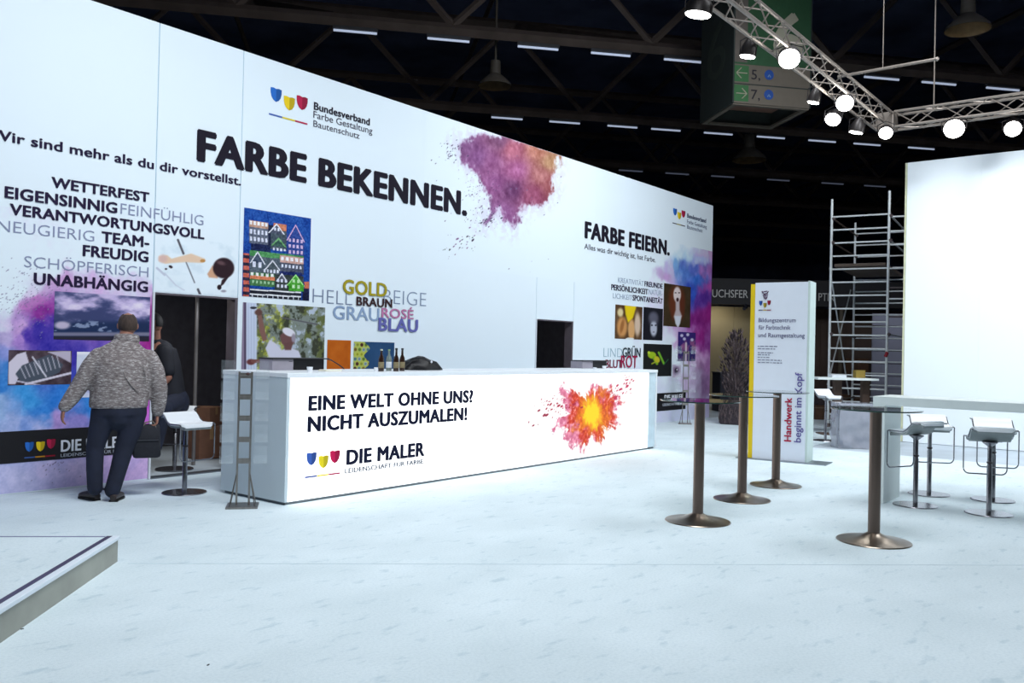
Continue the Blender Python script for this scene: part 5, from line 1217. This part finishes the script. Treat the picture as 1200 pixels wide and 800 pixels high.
def bell(px_, py_, z, d, r, lb, hang):
    p_ = DP(px_, py_, d); t = empty('bell_lamp', tuple(p_), 0, label=lb, cat='light', group='large unlit bell lamps')
    bm = B(); lathe(bm, [(r, 0), (r*.93, r*.18), (r*.6, r*.5), (r*.33, r*.72), (r*.3, r*1.5), (0, r*1.55)], 32); obj('shade', bm, BELL, t, smooth=True)
    bm = B(); lathe(bm, [(r*.97, .0), (r*.55, r*.4), (0, r*.45)], 32); obj('reflector', bm, BELI, t, smooth=True)
    bm = B(); tube(bm, [(0, 0, r*1.55), (0, 0, 13.99-p_.z)], .03, 8); obj('suspension', bm, BELL, t)
bell(580, 101, 0, 21.5, .42, 'unlit bell lamp over the left of the stand', None)
bell(1134, 35, 0, 17.5, .44, 'largest unlit bell lamp at upper right', None)
bell(878, 188, 0, 30.0, .6, 'small distant bell lamp below the hanging hall sign', None)

# ------------------------------------------------------------------ hanging hall sign box
A_ = DP(860, 120, 18.0); SW_ = 1.72; SHt = 2.7
sb = empty('hall_sign', (A_.x, A_.y, A_.z), math.atan2(HA.y, HA.x), label='hanging green box sign with a large 6 and two arrows', cat='sign')
SB = mat('sign_board', (104, 96, 86), rough=.7, var=.06); SG = mat('sign_green', (44, 84, 54), rough=.7, var=.1); SGA = mat('arrow_green', (54, 104, 62), rough=.7)
SD = mat('sign_side', (44, 52, 50), rough=.8, var=.1)
bm = B(); box(bm, 0, SW_, 0, .03, 0, .82); obj('sign_board', bm, SB, sb)
bm = B(); box(bm, 0, SW_, 0, .03, .821, SHt); obj('green_panel', bm, SG, sb, label='green panel')
bm = B(); box(bm, 0, .28, -.004, -.0005, .86, 2.2); obj('side_strip', bm, mat('strip_taupe', (98, 90, 84), rough=.7), sb)
bm = B(); box(bm, -.03, -.001, .001, SW_, 0, SHt); obj('side_panel', bm, SD, sb)
bm = B(); box(bm, SW_+.001, SW_+.03, 0, SW_, 0, SHt); obj('side_panel', bm, SD, sb)
bm = B(); box(bm, 0, SW_, SW_-.03, SW_, 0, SHt); obj('back_panel', bm, SD, sb)
bm = B(); box(bm, .0, SW_, .031, SW_-.031, .35, .38); obj('floor_panel', bm, mat('sign_under', (128, 98, 84), rough=.8), sb)
for q_ in ((0, SW_, .031, .13), (0, SW_, SW_-.13, SW_-.031), (0, .1, .131, SW_-.131), (SW_-.1, SW_, .131, SW_-.131)):
    bm = B(); box(bm, q_[0], q_[1], q_[2], q_[3], -.03, .02); obj('frame_rail', bm, SB, sb)
bm = B(); box(bm, 0, SW_, -.008, -.0005, .395, .415); obj('divider', bm, SD, sb)
for z_ in (.06, .47):
    bm = B(); box(bm, 0, .32, -.006, -.0005, z_-.02, z_+.32); obj('arrow_field', bm, SGA, sb, label='green arrow field')
P_S = Plane(tuple(A_), tuple(HA), (0, 0, 1), (-HB.x, -HB.y, 0))
CR = mat('sign_cream', (156, 156, 134), rough=.7)
for z_, s in ((.63, -1), (.20, 1)):
    cx = .16
    for q in ([(cx-.12, z_), (cx+.12, z_)], [(cx+s*.12, z_), (cx+s*.01, z_+.11)], [(cx+s*.12, z_), (cx+s*.01, z_-.11)]):
        bm = B(); tube(bm, [(x, -.012, z) for x, z in q], .012, 6); obj('arrow_stroke', bm, CR, sb)
for z_, tx in ((.52, '5,'), (.10, '7,')):
    text(P_S, tx, None, None, None, (40, 38, 46), 0, sb, .004, u=(.38, .38+.2, z_, .2))
    bm = B(); lathe(bm, [(0, 0), (.105, 0), (.105, .008), (0, .008)], 28); bmesh.ops.transform(bm, matrix=Matrix.Translation((.78, -.001, z_+.12)) @ Matrix.Rotation(math.pi/2, 4, 'X'), verts=bm.verts); obj('blue_disc', bm, mat('disc_blue', (30, 74, 150), rough=.5), sb)
    bm = B(); tube(bm, [(.75, -.012, z_+.07), (.78, -.012, z_+.12), (.81, -.012, z_+.07)], .012, 6); obj('disc_mark', bm, mat('mark_pale', (120, 150, 190), rough=.6), sb)
text(P_S, '6', None, None, None, (168, 164, 146), .03, sb, .004, u=(.86, 1.56, .92, 1.05))
text(Plane(tuple(A_+HB*SW_-HA*.031), tuple(-HB), (0, 0, 1), tuple(-HA)), '6', None, None, None, (62, 70, 64), 0.0, sb, .004, u=(.35, 1.35, .75, 1.2))
for x in (.1, SW_-.1):
    for y in (.1, SW_-.1):
        bm = B(); tube(bm, [(x, y, SHt), (x, y, 13.99-A_.z)], .01, 6); obj('hanging_cable', bm, SD, sb)

# ------------------------------------------------------------------ lighting truss with lamps
TRM = mat('truss_aluminium', (150, 140, 132), rough=.4, metal=.6, var=.15)
def lattice(name, p0, p1, label, w_=.26, step=.36):
    p0, p1 = Vector(p0), Vector(p1); d = (p1-p0); Ln = d.length; d.normalize(); s = Vector((-d.y, d.x, 0))
    t = empty(name, tuple(p0), 0, label=label, cat='truss')
    cs = [s*(w_/2*i)+Vector((0, 0, w_/2*j)) for i, j in ((-1, -1), (1, -1), (1, 1), (-1, 1))]
    for c_ in cs:
        bm = B(); tube(bm, [c_, c_+d*Ln], .024, 8); obj('chord', bm, TRM, t, smooth=True)
    n = int(Ln/step)
    for f_ in range(4):
        a_, b_ = cs[f_], cs[(f_+1) % 4]; bm = B()
        for k in range(n):
            q0, q1 = (a_, b_) if k % 2 == 0 else (b_, a_)
            tube(bm, [q0+d*(k*Ln/n), q1+d*((k+1)*Ln/n)], .010, 5)
        obj('lattice_bracing', bm, TRM, t, kind='stuff')
    return t
TZ = 5.62
lt0 = lattice('lighting_truss', (5.5, 4.28, TZ), (15.62, 4.28, TZ), 'square lighting truss running diagonally across the upper right')
lattice('lighting_truss', (15.75, 4.10, TZ), (15.75, -3.5, TZ), 'square lighting truss above the white right wall')
bm = B(); box(bm, -.15, .15, -.15, .15, -.15, .15, bev=.01); o = obj('corner_block', bm, TRM, lt0); o.location = (10.29, -.01, 0)
LENS = mat('lamp_lens_lit', (255, 252, 244), rough=.3, var=0, emit=26); HSG = mat('lamp_housing_black', (58, 54, 54), rough=.4, metal=.4)
def parcan(px_, py_, z, aim, label, r=.11, power=60, ln=.2):
    p_ = G(px_, py_, z); dv = Vector(aim).normalized(); t = empty('stage_lamp', tuple(p_), 0, label=label, cat='lamp', group='stage lamps on the trusses')
    bm = B(); tube(bm, [dv*0.0, -dv*ln*.5, -dv*ln*.9, -dv*ln*1.1], [r*1.05, r*1.02, r*.7, r*.5], 20); obj('housing', bm, HSG, t, smooth=True)
    bm = B(); tube(bm, [dv*.001, dv*.012], [r*.95, r*.9], 24); obj('lens', bm, LENS, t)
    bm = B(); a1, b1 = frame(dv); tube(bm, [a1*(r*1.1), a1*(r*1.2)-dv*ln*.5+Vector((0, 0, .1)), Vector((0, 0, .16))-dv*ln*.5, -a1*(r*1.2)-dv*ln*.5+Vector((0, 0, .1)), -a1*(r*1.1)], .009, 6); obj('yoke', bm, HSG, t)
    l = bpy.data.lights.new('stage_lamp_beam', 'SPOT'); l.energy = power*.5; l.spot_size = 1.5; l.spot_blend = .6; l.shadow_soft_size = r; l.color = (.93, .97, 1)
    lo_ = bpy.data.objects.new('stage_lamp_beam', l); CW.objects.link(lo_); lo_.location = dv*.03; lo_.rotation_euler = dv.to_track_quat('-Z', 'Y').to_euler(); lo_.parent = t
tc = lambda px_, py_, z: (EYE-G(px_, py_, z)).normalized()
dn = Vector((0, 0, -1))
parcan(818, 17, 5.35, dn+Vector((.0, .18, 0)), 'stage lamp at the upper left end of the diagonal truss', .15)
parcan(876, 66, 5.35, dn+Vector((0, .2, 0)), 'narrow lit stage lamp left of the brightest lamp', .10)
parcan(925, 69, 5.35, tc(925, 69, 5.35)+dn*.5, 'brightest stage lamp facing the viewer', .14, 30)
parcan(953, 120, 5.35, dn+Vector((0, .25, .0)), 'stage lamp below the truss, seen as a flat sliver', .09)
parcan(990, 121, 5.35, tc(990, 121, 5.35)+dn*.4, 'stage lamp on the truss, right of the hall sign', .13, 30)
parcan(976, 140, 5.2, tc(976, 140, 5.2)+dn*.7+Vector((0, .3, 0)), 'tilted stage lamp just below its bright neighbour', .12, 30)
parcan(1003, 155, 5.2, dn+Vector((0, .25, 0)), 'flat looking stage lamp left of the truss corner', .11)
parcan(1038, 156, 5.25, tc(1038, 156, 5.25)+dn*.5, 'stage lamp directly under the truss corner', .11, 30)
parcan(1118, 151, 5.3, tc(1118, 151, 5.3)+dn*.3, 'round stage lamp on the right hand truss', .16, 40)
parcan(1187, 151, 5.25, tc(1187, 151, 5.25)+dn*.3, 'stage lamp at the right edge of the frame', .13, 40)
# rigging pipe and cables
t = empty('rigging_pipe', tuple(DP(982, 90, 14.5)), 0, label='thin grey pipe slanting above the diagonal truss', cat='pipe'); e_ = DP(1098, 69, 13.5)-DP(982, 90, 14.5)
bm = B(); tube(bm, [(0, 0, 0), tuple(e_)], .026, 8); obj('pipe', bm, TRM, t, smooth=True)
bm = B(); tube(bm, [tuple(e_*.47), tuple(e_*.47+Vector((0, 0, 6)))], .008, 6); obj('hanging_cable', bm, TRM, t)
bm = B(); ball(bm, tuple(e_), .04, sub=1); obj('end_clamp', bm, TRM, t)
bm = B(); tube(bm, [(0, 0, 0), (0, 0, 8.2)], .012, 6); o = obj('truss_cable', bm, TRM, None); q = DP(1100, 150, 14.6); o.location = (15.75, G(1100, 141, TZ).y, TZ+.12); tag(o, 'thin cable holding up the right hand lighting truss', 'cable')

# small scraps on the carpet
for k, (px_, py_, lb) in enumerate(((25, 737, 'tiny dark scrap on the carpet near the platform'), (244, 779, 'tiny dark scrap on the carpet at the bottom edge'))):
    p_ = G(px_ if px_ > 30 else 26, py_); bm = B(); box(bm, -.008, .008, -.004, .004, 0, .003, bev=.001); o = obj('paper_scrap', bm, CAB, None); o.location = (p_.x, p_.y, .0002); o.rotation_euler = (0, 0, .5*k); tag(o, lb, 'scrap')

flush_texts()
